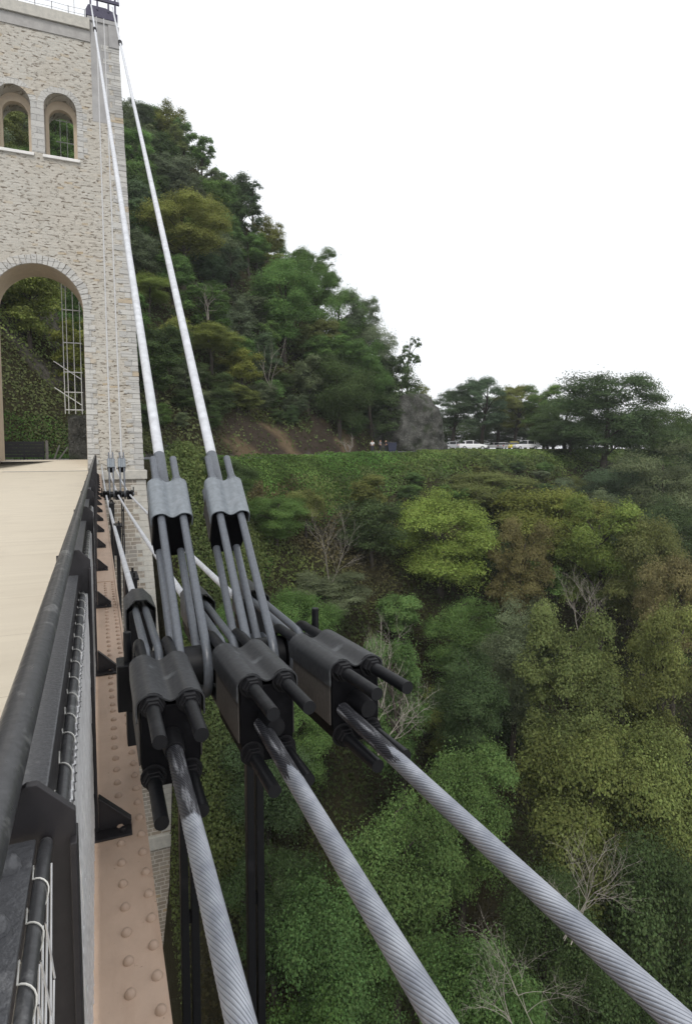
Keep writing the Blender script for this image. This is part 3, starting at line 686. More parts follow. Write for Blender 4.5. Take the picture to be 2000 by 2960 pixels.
def soil_mat():
    t = NT('hillside_soil'); at = t.n('ShaderNodeAttribute', attribute_name='tint').outputs['Color']; p = t.pos()
    n = t.noise(p, 1.3, 8, .75); n2 = t.noise(p, 6, 5, .7)
    c = t.mix(t.ramp(n, .3, .7), at, t.mix(1, at, (.55, .5, .45), 'MULTIPLY'))
    c = t.mix(t.math('MULTIPLY', t.ramp(n2, .58, .7), .5), c, t.mix(1, at, (1.7, 1.5, 1.4), 'MULTIPLY'))
    return t.bsdf(c, .95, 0, t.bump(n2, .9, .15), .1)
me.materials.append(soil_mat())
ground = bpy.data.objects.new('terrain', me); col.objects.link(ground); tag(ground, kind='structure')
# road past the tower to the car park
us = np.linspace(-30, 110, 90); mb = MB(); P = []
for u in us:
    row = []
    for f in (0, .25, .5, .75, 1):
        v = float(edge_v(u))+1.6+f*(6.2 if u < 55 else 6.2+min(u-55, 28)*.35)
        row.append((u*.87-v*.49, 50+u*.49+v*.87, .262+float(lerpf(u, [8, 16, 20, 58], [.3, 0, 0, .75]))))
    P.append(row)
mb.grid(P); road = fix_normals(mb.build('road', M['asphalt'])); tag(road, kind='structure')

# ================================================================== FOLIAGE
def leaf_mesh(name, pos, nrm, size, tone, m, tint=None, aspect=.62):
    n = len(pos); r = rng.normal(size=(n, 3)); t = np.cross(nrm, r); t /= np.linalg.norm(t, axis=1, keepdims=True)+1e-9
    b = np.cross(nrm, t); b /= np.linalg.norm(b, axis=1, keepdims=True)+1e-9; s = size[:, None]
    v = np.stack([pos-t*s*.5, pos-b*s*aspect*.5+nrm*s*.08, pos+t*s*.5, pos+b*s*aspect*.5+nrm*s*.08], 1).reshape(-1, 3).astype(np.float32)
    me = bpy.data.meshes.new(name); me.vertices.add(4*n); me.vertices.foreach_set('co', v.ravel())
    me.loops.add(4*n); me.loops.foreach_set('vertex_index', np.arange(4*n, dtype=np.int32))
    me.polygons.add(n); me.polygons.foreach_set('loop_start', np.arange(0, 4*n, 4, dtype=np.int32)); me.polygons.foreach_set('loop_total', np.full(n, 4, dtype=np.int32))
    me.update(); a = me.attributes.new('tone', 'FLOAT', 'FACE'); a.data.foreach_set('value', tone.astype(np.float32))
    if tint is not None:
        a = me.attributes.new('tint', 'FLOAT_COLOR', 'FACE'); a.data.foreach_set('color', np.concatenate([tint, np.ones((n, 1))], 1).astype(np.float32).ravel())
    me.materials.append(m); return me
def unit(v): return v/(np.linalg.norm(v, axis=-1, keepdims=True)+1e-9)
def make_tree_meshes(style, nleaf, lsize, seed):
    """a crown (leaf mesh) and a trunk with limbs, for a tree 10 m high and about 8 m wide"""
    g = np.random.default_rng(seed); H = 10.0
    p = dict(round=(40, 3.2, .555, 4.0, 1.05, .9), tall=(30, 2.0, .60, 3.8, .85, .9), spreading=(34, 3.5, .62, 3.0, 1.0, .55), loose=(38, 3.2, .57, 3.9, .74, .55), sparse=(22, 2.3, .64, 3.4, .62, .22), weeping=(34, 3.0, .55, 3.8, 1.0, .8), full=(44, 3.5, .47, 4.8, 1.15, .95))[style]
    nb, Rr, zc, Rz, rb0, dens = p
    # boughs first, then many small leaf clumps round each bough: gaps and shade stay between them
    B = []
    nB = {'sparse': 10, 'loose': 18, 'spreading': 18}.get(style, 24)
    tries = 0
    while len(B) < nB:
        q = g.uniform(-1, 1, 3); l = np.linalg.norm(q); tries += 1
        if .3 < l < .86 and (all(np.linalg.norm(q-b) > .36 for b in B) or tries > 6000): B.append(q)
    B = np.array(B); kx, ky = g.uniform(.85, 1.1, 2); c = []
    per = 6 if style == 'sparse' else 8
    for b in B:
        d = unit(g.normal(size=(per, 3))); d[:, 2] = np.abs(d[:, 2])*1.15-.4
        out_ = d*g.uniform(.13, .30, (per, 1))
        c.append(b+out_)
    c = np.concatenate(c); nb = len(c)
    c[:, 0] *= Rr*kx; c[:, 1] *= Rr*ky; c[:, 2] = zc*H+c[:, 2]*Rz
    low = c[:, 2] < zc*H; c[low, :2] *= .92
    rb = rb0*(.5 if style == 'sparse' else .66)*g.uniform(.6, 1.35, nb); btone = np.repeat(g.uniform(.72, 1.25, nB), per)
    w = rb**2; cnt = (w/w.sum()*nleaf).astype(int); pos = []; nrm = []; tone = []
    for k in range(nb):
        m = cnt[k]; d = unit(g.normal(size=(m, 3))); d[:, 2] = np.where(d[:, 2] < -.25, -d[:, 2]*.5, d[:, 2])
        rad = rb[k]*(1.1-.6*g.random((m, 1))**1.8)
        lob = unit(g.normal(size=(6, 3))); rad = rad*(.62+.55*np.clip((d @ lob.T).max(1, keepdims=True), 0, 1))
        q = c[k]+d*rad*np.array([1.08, 1.08, .92])
        if style == 'weeping': q[:, 2] -= g.random(m)**2*1.3
        pos.append(q); nrm.append(unit(d*.9+g.normal(size=(m, 3))*.4+np.array([0, 0, .35]))); tone.append(np.full(m, btone[k]*g.uniform(.75, 1.25))*g.uniform(.92, 1.08, m))
    # stray leaves and twigs at the outline
    m = int(nleaf*.09); kk = g.integers(0, nb, m); d = unit(g.normal(size=(m, 3))); pos.append(c[kk]+d*(rb[kk]*1+g.random(m)**1.6*.6)[:, None]); nrm.append(unit(g.normal(size=(m, 3)))); tone.append(g.uniform(.8, 1.2, m))
    pos = np.concatenate(pos); nrm = np.concatenate(nrm); tone = np.concatenate(tone)
    crown = leaf_mesh('crown', pos, nrm, lsize*g.uniform(.6, 1.35, len(pos)), tone, M['leaf'])
    mb = MB(); top = zc*H+Rz*.55
    bend = [(math.sin(z*.5+seed)*.22*z/5, math.cos(z*.43+seed)*.2*z/5) for z in np.linspace(-1.2, top, 9)]
    tp = [Vector((b[0], b[1], z)) for b, z in zip(bend, np.linspace(-1.2, top, 9))]
    mb.tube(tp, [.26*(1-i/9.5)+.02 for i in range(9)], 8)
    for k in range(nb):
        if k % per or (style not in ('sparse', 'loose') and (k//per) % 3): continue
        z0 = max(1.6, min(top-.3, c[k][2]-abs(c[k][0])*.5-abs(c[k][1])*.4-.6)); t = (z0+1.2)/(top+1.2)*8; i0 = int(min(7, t)); a = tp[i0].lerp(tp[i0+1], t-i0)
        e = Vector(c[k]); mid = a.lerp(e, .5)+Vector((g.normal()*.2, g.normal()*.2, .3))
        q = [a, a.lerp(mid, .5)+Vector((0, 0, .05)), mid, mid.lerp(e, .6), e+Vector((0, 0, rb[k]*.5))]; mb.tube(q, [.075, .06, .045, .028, .01], 5, cap=False)
    tm = bpy.data.meshes.new('trunk'); tm.from_pydata(mb.v, [], mb.f); tm.shade_smooth(); tm.materials.append(M['bark'])
    return crown, tm
FAR, NEAR = {}, {}
for k, (st, n) in enumerate((('round', 2), ('tall', 2), ('spreading', 2), ('loose', 2), ('sparse', 2), ('weeping', 1), ('full', 2))):
    FAR[st] = [make_tree_meshes(st, int({'sparse': 3600, 'loose': 11000}.get(st, 16000)), .21, 10*k+q) for q in range(n)]
    if st in ('round', 'spreading', 'loose', 'weeping', 'full'): NEAR[st] = [make_tree_meshes(st, 52000 if st != 'loose' else 44000, .115, 100+10*k+q) for q in range(2)]
PAL = {'bright green': (.15, .195, .045), 'yellow green': (.145, .165, .04), 'olive': (.125, .145, .046), 'brownish olive': (.145, .13, .056),
       'dark green': (.055, .085, .033), 'mid green': (.085, .145, .042), 'grey green': (.105, .132, .072), 'blue green': (.066, .10, .05)}
TREES = []
def tree(loc, hgt, wid, style, colour, near=False, name='broadleaf_tree', lean=0):
    crown, trunk = random.choice((NEAR if near and style in NEAR else FAR)[style])
    t = thing(name, None, None, loc, (R(random.uniform(-4, 4)), R(random.uniform(-4, 4)+lean), random.uniform(0, 6.28)))
    t.scale = (wid/8, wid/8, hgt/10)
    a = bpy.data.objects.new('trunk', trunk); b = bpy.data.objects.new('crown', crown)
    for o in (a, b): col.objects.link(o); o.parent = t
    f = random.uniform(.88, 1.12); cc = PAL[colour]; b.color = (cc[0]*f*random.uniform(.94, 1.06), cc[1]*f, cc[2]*f*random.uniform(.9, 1.1), 1)
    TREES.append((t, loc, wid)); t['category'] = 'tree'
    return t
ORD = ['first', 'second', 'third', 'fourth', 'fifth', 'sixth', 'seventh', 'eighth', 'ninth', 'tenth', 'eleventh', 'twelfth', 'thirteenth', 'fourteenth', 'fifteenth', 'sixteenth', 'seventeenth', 'eighteenth', 'nineteenth', 'twentieth']
def zh(x, y): return float(height(np.array([x]), np.array([y]))[0])
def hero(px, pytop, D, width_px, style, colour, label, near=None, group=None, minh=5.0, name='broadleaf_tree'):
    top = spot(px, pytop, D=D); z = zh(top.x, top.y); hgt = max(minh, (top.z-z)*1.02); wid = width_px*D/FPX*1.05
    if hgt > wid*1.9: z = top.z-wid*1.9; hgt = wid*1.9
    t = tree((top.x, top.y, z-.3), hgt+.3, wid, style, colour, D < 76 or wid > 9, name); t['label'] = label
    if group: t['group'] = group
    return t
# --- the valley below the bridge
VG = 'trees in the valley below the bridge'
for a in (
    (1275, 1375, 60, 345, 'full', 'bright green', 'bright green rounded tree standing below the grass bank, brightest crown in the valley'),
    (1600, 1385, 70, 420, 'spreading', 'yellow green', 'broad yellow green tree left of the dark fork limbed tree below the parked cars'),
    (1740, 1400, 63, 330, 'loose', 'bright green', 'green tree with dark forked limbs showing, below the parked white van'),
    (1480, 1470, 58, 250, 'loose', 'brownish olive', 'brownish tree immediately right of the brightest green tree'),
    (1420, 1350, 76, 300, 'spreading', 'olive', 'olive tree behind the brightest green tree, just under the grass verge'),
    (1880, 1440, 58, 300, 'spreading', 'olive', 'wide olive tree at the right edge below the dark riverside trees'),
    (1960, 1570, 52, 260, 'spreading', 'brownish olive', 'russet brown tree at the right edge above the pale bare branches'),
    (1490, 1680, 46, 260, 'round', 'grey green', 'grey green small tree in front of the brightest green tree'),
    (1330, 1690, 52, 250, 'round', 'mid green', 'dark green tree under the trunk of the brightest green tree'),
    (1640, 1690, 43, 380, 'loose', 'olive', 'large olive tree with dark branching limbs at the middle right'),
    (1900, 1690, 44, 340, 'loose', 'olive', 'olive tree at the right edge beside the large olive tree'),
    (950, 1650, 50, 320, 'loose', 'grey green', 'pale grey green shrubby tree right of the thick stays'),
    (800, 1470, 52, 220, 'round', 'mid green', 'dark bushy tree just right of the stay clamps'),
    (1070, 1370, 64, 200, 'tall', 'olive', 'narrow olive tree left of the brightest green tree under the bank'),
    (1180, 1790, 38, 320, 'loose', 'mid green', 'fresh green tree behind the outermost clamp'),
    (1340, 1830, 40, 260, 'round', 'dark green', 'dark green tree below the grey green small tree'),
    (1340, 2080, 33, 330, 'round', 'mid green', 'green tree with leafy pointed top above the outermost strand'),
    (1150, 2230, 30, 420, 'round', 'mid green', 'green tree crossing below the middle and outermost strands'),
    (1680, 2030, 35, 480, 'spreading', 'olive', 'large brown olive tree below the one with dark branching limbs'),
    (1930, 2060, 36, 420, 'spreading', 'olive', 'olive crown at the right edge, level with the outermost clamp bolts'),
    (1900, 2350, 30, 520, 'weeping', 'dark green', 'drooping dark crown at the lower right edge'),  # darker green chosen to carry the deep valley shadow
    (1560, 2420, 29, 360, 'weeping', 'dark green', 'dark drooping tree above the lower end of the outermost strand'),
    (1000, 2480, 27, 480, 'round', 'mid green', 'green crown between the nearest and middle strands'),
    (1380, 2620, 25, 480, 'round', 'mid green', 'green crown under the outermost strand, left of the dead branches'),
    (790, 2420, 31, 320, 'round', 'dark green', 'dark green crown right of the second hanger bars'),
    (900, 2800, 24, 480, 'weeping', 'mid green', 'green leafy crown at the bottom edge between two strands'),
    (1850, 2760, 25, 520, 'weeping', 'dark green', 'dark crown at the lower right corner'),
    (660, 1850, 47, 200, 'round', 'dark green', 'dark shrubby tree behind the rods of the thick stays'),
    (620, 2120, 38, 240, 'round', 'mid green', 'green tree seen between the two hanger bars')):
    hero(*a, group=VG)
# --- beyond the car park and the right-hand skyline
SG = 'trees behind the parked cars'
for a in (
    (1745, 1045, 99, 330, 'round', 'dark green', 'huge dark round tree right of the parked cars'),
    (1890, 1120, 100, 260, 'full', 'dark green', 'dark open crowned tree right of the huge round tree'),
    (1985, 1170, 98, 230, 'full', 'blue green', 'dark tree on the skyline at the right edge'),
    (1920, 1245, 82, 320, 'full', 'grey green', 'grey green rounded tree below the dark skyline trees at the right edge'),
    (1830, 1300, 88, 280, 'full', 'blue green', 'blue green tree in shade under the huge round tree'),
    (1950, 1390, 72, 280, 'full', 'dark green', 'dark green tree under the grey green rounded tree'),
    (1310, 1105, 122, 190, 'loose', 'blue green', 'dark thin tree just right of the rock cliff'),
    (1395, 1075, 124, 190, 'loose', 'blue green', 'tall open dark tree behind the white hatchback'),
    (1490, 1100, 128, 180, 'loose', 'olive', 'olive tinted tree behind the white parked cars'),
    (1575, 1100, 124, 170, 'loose', 'mid green', 'greyish tree behind the white van'),
    (1635, 1120, 112, 210, 'full', 'dark green', 'dark tree between the white van and the huge round tree'),
    (1235, 1112, 125, 110, 'sparse', 'olive', 'thin twiggy tree behind the top of the rock cliff'),
    (1440, 1130, 135, 170, 'loose', 'grey green', 'pale hazy tree in the row behind the parked cars'),
    (1545, 1140, 138, 190, 'round', 'blue green', 'bluish tree farthest back behind the parked cars')):
    hero(*a, near=False, group=SG, minh=9)
for px, d, lab in ((1290, 140, 'dark bush behind the parked cars, nearest the rock cliff'), (1370, 152, 'dark bush behind the white estate car'), (1440, 142, 'dark bush behind the small white hatchback'), (1520, 150, 'dark bush behind the rightmost white carrier'), (1600, 140, 'dark bush right of the parked cars'), (1585, 108, 'dark bush right behind the rightmost white carrier'), (1650, 107, 'dark bush between the rightmost white carrier and the huge tree'), (1690, 135, 'dark bush under the huge dark round tree'), (1770, 128, 'dark bush behind the trunk of the huge dark round tree'), (1850, 126, 'dark bush right of the trunk of the huge dark round tree'), (1930, 124, 'dark bush under the skyline trees at the right edge'), (2000, 122, 'dark bush at the right edge under the skyline trees')):
    hero(px, 1195, d, 150, 'full', 'dark green', lab, False, SG, 5, 'hedge_tree')
# --- wooded hillside: chosen trees first
HG = 'trees on the wooded hillside'
for a in (
    (525, 552, 82, 300, 'spreading', 'yellow green', 'large yellow green tree beside the second thick stay, brightest on the hillside'),
    (735, 512, 106, 130, 'sparse', 'blue green', 'sparse dark tree standing above the hillside skyline'),
    (1178, 948, 100, 110, 'sparse', 'dark green', 'sparse dark tree on the skyline at the foot of the ridge, above the rock cliff'),
    (915, 690, 100, 200, 'loose', 'mid green', 'soft green tree on the skyline half way down the ridge'),
    (1040, 830, 98, 160, 'loose', 'grey green', 'grey green open tree low on the ridge skyline'),
    (820, 700, 88, 240, 'round', 'mid green', 'large mid green tree in the middle of the hillside'),
    (430, 800, 72, 160, 'spreading', 'bright green', 'fresh green shrubby tree between the two thick stays'),
    (980, 1010, 84, 240, 'weeping', 'dark green', 'dark green drooping tree above the brown scree'),
    (1075, 960, 90, 190, 'loose', 'mid green', 'tree with forked dark trunk above the rock cliff'),
    (610, 1020, 74, 200, 'spreading', 'yellow green', 'low yellow green bush above the brown scree'),
    (985, 770, 99, 190, 'full', 'mid green', 'bushy mid green tree on the lower part of the ridge skyline'),
    (1090, 885, 97, 160, 'full', 'grey green', 'bushy grey green tree on the ridge skyline left of the sparse skyline tree'),
    (1140, 985, 96, 130, 'loose', 'dark green', 'dark tree right above the grey rock cliff'),
    (1160, 1050, 95, 130, 'full', 'dark green', 'dark bush crowning the left shoulder of the rock cliff'),
    (1120, 1120, 92, 150, 'full', 'dark green', 'dark bush growing left of the grey rock cliff'),
    (1222, 1108, 97, 80, 'full', 'olive', 'small olive bush on top of the grey rock cliff'),
    (45, 640, 66, 150, 'full', 'mid green', 'bushy green tree high behind the left side of the archway'),
    (150, 740, 64, 130, 'full', 'dark green', 'dark bushy tree behind the white ladder frame in the archway'),
    (70, 900, 60, 120, 'full', 'olive', 'olive bush half way up the slope seen through the archway'),
    (140, 960, 60, 110, 'full', 'bright green', 'fresh green bush left of the ladder frame in the archway'),
    (50, 1130, 55, 110, 'full', 'dark green', 'dark green bush above the black board fence'),
    (40, 285, 82, 170, 'full', 'bright green', 'green tree seen through the left arched window'),
    (165, 300, 80, 150, 'full', 'mid green', 'green tree seen through the right arched window'),
    (385, 300, 104, 150, 'loose', 'grey green', 'topmost tree beside the tower edge on the ridge')):
    hero(*a, near=False, group=HG, minh=6)
# --- fill the rest
def fill(n, box, accept, mind, make):
    tries = 0; made = 0
    while made < n and tries < n*120:
        tries += 1; x = random.uniform(box[0], box[1]); y = random.uniform(box[2], box[3])
        if not accept(x, y): continue
        if any((x-l[0])**2+(y-l[1])**2 < (mind(w))**2 for _, l, w in TREES): continue
        if make(x, y): made += 1
def hill_ok(x, y):
    u, v = uv(x, y); hv = v-foot_v(u); z = zh(x, y)
    if hv < 3 or z < 2.5: return False
    if 20 < u < 43 and hv < 4.0: return False
    if u < 10 and hv < 3.5: return False
    px, py, d = pix((x, y, z+5))
    return -60 < px < 1300 and d < 150 and u < 66.5
hill_made = []
def hill_make(x, y):
    u, v = uv(x, y); d = math.hypot(x, y); n = float(vnoise(x, y, 14, 4))
    cl = random.choices(['dark green', 'mid green', 'olive', 'grey green', 'yellow green', 'blue green'], [2.2, 4.2, 1.8, 2, 1.3, .8])[0]
    st = random.choices(['round', 'tall', 'spreading', 'loose', 'full'], [3, .8, 2, 3, 2])[0]; h_ = random.uniform(6, 9.5)
    t = tree((x, y, zh(x, y)-.4), h_, h_*random.uniform(.7, 1.0), st, cl); t['group'] = HG; hill_made.append((t, x, y, cl, st)); return True
fill(190, (-30, 75, 48, 140), hill_ok, lambda w: w*.17+1.6, hill_make)
def low_ok(x, y):
    u, v = uv(x, y); hv = v-foot_v(u)
    if not (1.6 < hv < 9) or u < 6 or u > 62: return False
    if 22 < u < 42 and hv < 3.2: return False
    px, py, d = pix((x, y, zh(x, y)+1)); return 330 < px < 1250
def low_make(x, y):
    h_ = random.uniform(2.2, 4.2); cl = random.choice(['dark green', 'mid green', 'dark green', 'olive', 'grey green']); st = random.choice(['full', 'full', 'round'])
    t = tree((x, y, zh(x, y)-.3), h_, h_*random.uniform(.9, 1.4), st, cl); t['group'] = HG; hill_made.append((t, x, y, cl, st)); return True
fill(60, (0, 62, 52, 100), low_ok, lambda w: w*.12+1.3, low_make)
def val_ok(x, y):
    u, v = uv(x, y); d = float(edge_v(u))-v
    if d < (6 if u < 20 else 7): return False
    if x < 6.5 and y < 48: return False
    px, py, dd = pix((x, y, zh(x, y)+4)); return 430 < px < 2150 and py < 3300 and 20 < dd < 120
val_made = []
def val_make(x, y):
    dd = math.hypot(x, y); cl = random.choices(['dark green', 'mid green', 'olive', 'brownish olive', 'grey green', 'yellow green'], [2.5, 3.2, 2.2, 1.2, 1.6, .8])[0]
    if x < 16: cl = random.choice(['dark green', 'mid green', 'mid green'])
    st = random.choices(['round', 'spreading', 'loose', 'weeping', 'full'], [3, 2, 2.4, 1, 2])[0]
    u, v = uv(x, y); d = float(edge_v(u))-v; h_ = min(random.uniform(6, 9), max(2.2, -zh(x, y)-(2.2 if u > 20 else 1.5)))
    t = tree((x, y, zh(x, y)-.4), h_, max(h_*random.uniform(.75, 1.0), 3.4), st, cl, dd < 52); t['group'] = VG; val_made.append((t, x, y, cl, st)); return True
fill(62, (4, 95, 16, 95), val_ok, lambda w: w*.36+2.2, val_make)
FORM = {'full': 'bushy', 'round': 'rounded', 'tall': 'slender', 'spreading': 'spreading', 'loose': 'open crowned', 'weeping': 'drooping', 'sparse': 'sparse'}
def label_rows(items, edges, rownames, ref):
    rows = {}
    for t, x, y, cl, st in items:
        q = pix((x, y, zh(x, y)+4)); k = int(np.searchsorted(edges, q[1])); rows.setdefault((k, cl+st), []).append((q[0], t, cl, st))
    for (k, c_), r in rows.items():
        r.sort(key=lambda a: a[0])
        for n_, (px, t, cl, st) in enumerate(r):
            o_ = ORD[n_] if n_ < 20 else 'last'
            t['label'] = f"{o_} {cl} {FORM[st]} tree from the tower, {rownames[k]}"
label_rows(hill_made, [480, 640, 780, 920, 1060], ['hillside top', 'high on the hillside', 'upper middle hillside', 'lower middle hillside', 'low on the hillside', 'hillside foot'], 'tower')
label_rows(val_made, [1450, 1600, 1800, 2100, 2500], ['valley rim', 'upper valley', 'middle valley', 'lower valley', 'valley below the clamps', 'valley at the bottom edge'], 'bank')

# --- bare and dead trees
def bare_tree(loc, hgt, label, seed, spread=.5, pale=True, levels=3, r0=.07, group='bare dead trees', lean=(0, 0)):
    g = random.Random(seed); t = thing('bare_tree', label, 'dead tree', loc, group=group); mb = MB(); br = MB()
    def grow(p, d, L, r, lv, m):
        pts = [p]; q = p.copy(); dd = d.copy()
        for s_ in range(5):
            dd = (dd+Vector((g.uniform(-1, 1), g.uniform(-1, 1), g.uniform(-.8, .8)))*.27).normalized(); q = q+dd*(L/5); pts.append(q.copy())
        m.tube(pts, [r*(1-.15*i) for i in range(6)], 5, cap=False)
        if lv > 0:
            for k in range(g.randint(3, 6)):
                i_ = g.randint(2, 5); nd = (dd+Vector((g.uniform(-1, 1), g.uniform(-1, 1), g.uniform(-.3, .7)))*spread*1.5).normalized()
                grow(pts[i_], nd, L*g.uniform(.45, .7), r*.5, lv-1, br)
    for k in range(3): grow(Vector((g.uniform(-.3, .3), g.uniform(-.3, .3), -.4)), Vector((lean[0]+g.uniform(-.2, .2), lean[1]+g.uniform(-.2, .2), 1)).normalized(), hgt*g.uniform(.5, .7), r0, levels, mb)
    mt = M['palebark'] if pale else M['bark']
    mb.build('stem', mt, t, smooth=60); br.build('branch', mt, t, smooth=60); return t
for px, py, D, h_, lab, sd_, sp_, ln in (
    (1105, 1890, 37, 6.5, 'pale dead stems rising just right of the outermost clamp', 3, .5, (0, 0)),
    (950, 1600, 52, 6.5, 'grey leafless thicket of upright twigs under the grass bank', 5, .3, (0, 0)),
    (1690, 1740, 46, 5, 'two pale bare stems between the olive trees at right', 8, .4, (.2, 0)),
    (1640, 2560, 25, 4.6, 'pale broken dead branches hanging right of the outermost strand', 12, .8, (.7, .2)),
    (1560, 2900, 22, 4.4, 'tangle of pale dry twigs under the outermost strand at bottom', 15, .9, (-.2, .2)),
    (1110, 2060, 31, 4.2, 'thin dead twigs between the outermost clamp and the green valley crown', 19, .7, (.3, 0))):
    q = spot(px, py, D=D); bare_tree((q.x, q.y, q.z-h_*.45), h_, lab, sd_, sp_, True, 3, .034 if D > 30 else .024, lean=ln)
q = spot(1012, 1308, D=80); bare_tree((q.x, q.y, zh(q.x, q.y)), 2.6, 'small pale leafless shrub at the roadside by the scree', 41, .6, True, 2, .09, 'bare dead trees')
q = spot(600, 870, D=76); bare_tree((q.x, q.y, q.z-2), 5, 'white dead branches beside the yellow green hillside tree', 44, .6, True, 2, .05)
q = spot(782, 1030, D=78); bare_tree((q.x, q.y, q.z-4), 7, 'thin white dead trunk in the middle of the hillside', 47, .3, True, 1, .05)

# --- undergrowth (nobody could count it)
def scatter(name, n, dmin, dmax, accept, hfun, tintfun, sz, pxr=(-120, 2120), power=1.0):
    P = []; T = []; got = 0
    px = rng.uniform(*pxr, n); D = dmin*(dmax/dmin)**(rng.random(n)**power); a = (px-CX)/FPX
    x = D*(math.sin(TH)+math.cos(TH)*a); y = D*(math.cos(TH)-math.sin(TH)*a)
    u, v = uv(x, y); ok = accept(x, y, u, v); x, y, u, v, D = x[ok], y[ok], u[ok], v[ok], D[ok]
    z = height(x, y)+hfun(x, y)*rng.random(len(x))**.7; pos = np.stack([x, y, z], -1)
    e = .4; gxn = (height(x+e, y)-height(x-e, y))/(2*e); gyn = (height(x, y+e)-height(x, y-e))/(2*e)
    nn = unit(np.stack([-gxn, -gyn, np.ones_like(gxn)], -1)); nrm = unit(nn*.8+rng.normal(size=pos.shape)*.6)
    tint = tintfun(x, y, u, v); s = sz(D)*rng.uniform(.6, 1.4, len(x)); tone = (.6+.75*vnoise(x, y, 2.1, 6))*rng.uniform(.8, 1.2, len(x))
    me = leaf_mesh(name, pos, nrm, s, tone, M['cover'], tint); o = bpy.data.objects.new(name, me); col.objects.link(o); return tag(o, kind='stuff')
def mixc(a, b, t): return np.array(a)*(1-t[:, None])+np.array(b)*t[:, None]
def ug_ok(x, y, u, v):
    d = edge_v(u)-v; hv = v-foot_v(u); sc = ground_tint(x, y)[1]
    d = np.where((x < 10) & (x > 2.6) & (y < 50), d+4, d); return ((d > 3.0) | (hv > .2)) & (rng.random(len(x)) > sc*.68) & ~((x < 4.3) & (x > -10) & (y < 46) & ((x < 3.0) | (y > 38.5))) & ((y < 49.5) | (hv > -.4) | (d > 3)) & (u < 75)
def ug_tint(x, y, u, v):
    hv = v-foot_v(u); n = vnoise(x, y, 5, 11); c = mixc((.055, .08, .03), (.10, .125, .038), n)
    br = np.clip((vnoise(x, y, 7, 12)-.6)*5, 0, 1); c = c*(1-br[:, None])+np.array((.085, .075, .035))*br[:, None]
    deep_shade = np.clip((edge_v(u)-v-9)/8, 0, 1)[:, None]; c = c*(1-.6*deep_shade)  # shade between the valley trees painted into the growth colour
    arch = ((u < 12) & (hv > -1)).astype(float)[:, None]; c = c*(1+1.1*arch)  # colour lightened behind the arch to offset the tower's shade
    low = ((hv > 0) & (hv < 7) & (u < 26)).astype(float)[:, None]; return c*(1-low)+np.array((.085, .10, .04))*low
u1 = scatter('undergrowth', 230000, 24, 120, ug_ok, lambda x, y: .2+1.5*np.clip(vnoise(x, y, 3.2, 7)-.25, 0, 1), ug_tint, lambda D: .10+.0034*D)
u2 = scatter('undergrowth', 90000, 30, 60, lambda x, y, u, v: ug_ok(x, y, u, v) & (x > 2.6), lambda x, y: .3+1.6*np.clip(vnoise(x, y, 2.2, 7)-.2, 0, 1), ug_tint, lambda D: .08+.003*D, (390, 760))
tag(u2, 'dark bushy growth on the steep bank beside the tower pier', 'undergrowth')
tag(u1, 'tangled low undergrowth covering the hillside and valley slopes', 'undergrowth')
def gr_ok(x, y, u, v):
    d = edge_v(u)-v; return (d > -1.3) & (d < 5.5+2*vnoise(x, y, 4, 13)) & (u > -6) & (u < 105) & (rng.random(len(x)) > .85*np.clip((vnoise(x, y, 3.5, 21)-.66)*8, 0, 1)) & ~((x < 2.9) & (y < 46))
g1 = scatter('grass', 210000, 40, 125, gr_ok, lambda x, y: .1+.7*np.clip(vnoise(x, y, 2.2, 14)-.25, 0, 1)*np.clip((70-x)/40, .15, 1), lambda x, y, u, v: mixc((.072, .15, .032), (.115, .155, .045), np.clip(vnoise(x, y, 3, 15)*.7+np.clip((u-35)/40, 0, .6), 0, 1)), lambda D: .05+.0030*D, (450, 1900), .9)
tag(g1, 'bright green creeping grass on the bank below the road', 'grass')
def gt_ok(x, y, u, v):
    hv = v-foot_v(u); return (hv > -2.6) & (hv < 2.2) & (x < 4) & (x > -14) & (y > 46.5)
g2 = scatter('grass', 30000, 44, 62, gt_ok, lambda x, y: .1+.3*vnoise(x, y, 1.5, 16), lambda x, y, u, v: mixc((.065, .14, .03), (.09, .16, .04), vnoise(x, y, 1.2, 17)), lambda D: .05+.002*D, (-60, 420))
tag(g2, 'bright grass strip beyond the tower archway', 'grass')

# rock cliff at the end of the ridge
def rock(name, label, c, rad, seed, nu=64, nv=40, amp=.16):
    mb = MB(); P = []
    for j in range(nv+1):
        row = []; ph = math.pi*.5*j/nv
        for i in range(nu):
            th = 2*math.pi*i/nu; x, y, z = math.cos(th)*math.cos(ph)**.55, math.sin(th)*math.cos(ph)**.55, math.sin(ph)**.8
            X_, Y_, Z_ = x*rad[0], y*rad[1], z*rad[2]; n = sum(w_*((float(vnoise(X_+Y_*.6, Z_*.8, s_, seed+q))+float(vnoise(Y_-X_*.7, Z_*.8+3, s_, seed+q+2)))-1) for q, (s_, w_) in enumerate(((3.2, .75), (1.3, .4), (.55, .2))))
            f = 1+amp*n*2; row.append((x*rad[0]*f, y*rad[1]*f, z*rad[2]*(1+amp*n*.6)-.6))
        row.append(row[0]); P.append(row)
    mb.grid(P); o = fix_normals(mb.build(name, M['rock'], None, smooth=35)); o.location = c
    return tag(o, label, 'rock')
q = spot(1225, 1306, D=93); rock('rock_cliff', 'bare grey brown rock cliff rising at the roadside at the end of the wooded ridge', (q.x-1.0, q.y+3, .2), (5.6, 6.5, 9.6), 3, 110, 64, .17)
q = spot(1130, 1306, D=92); rock('rock_outcrop', 'brown rock outcrop with scrub at the roadside, left of the grey cliff', (q.x-2, q.y+4, .2), (5.0, 4.5, 6.0), 9)
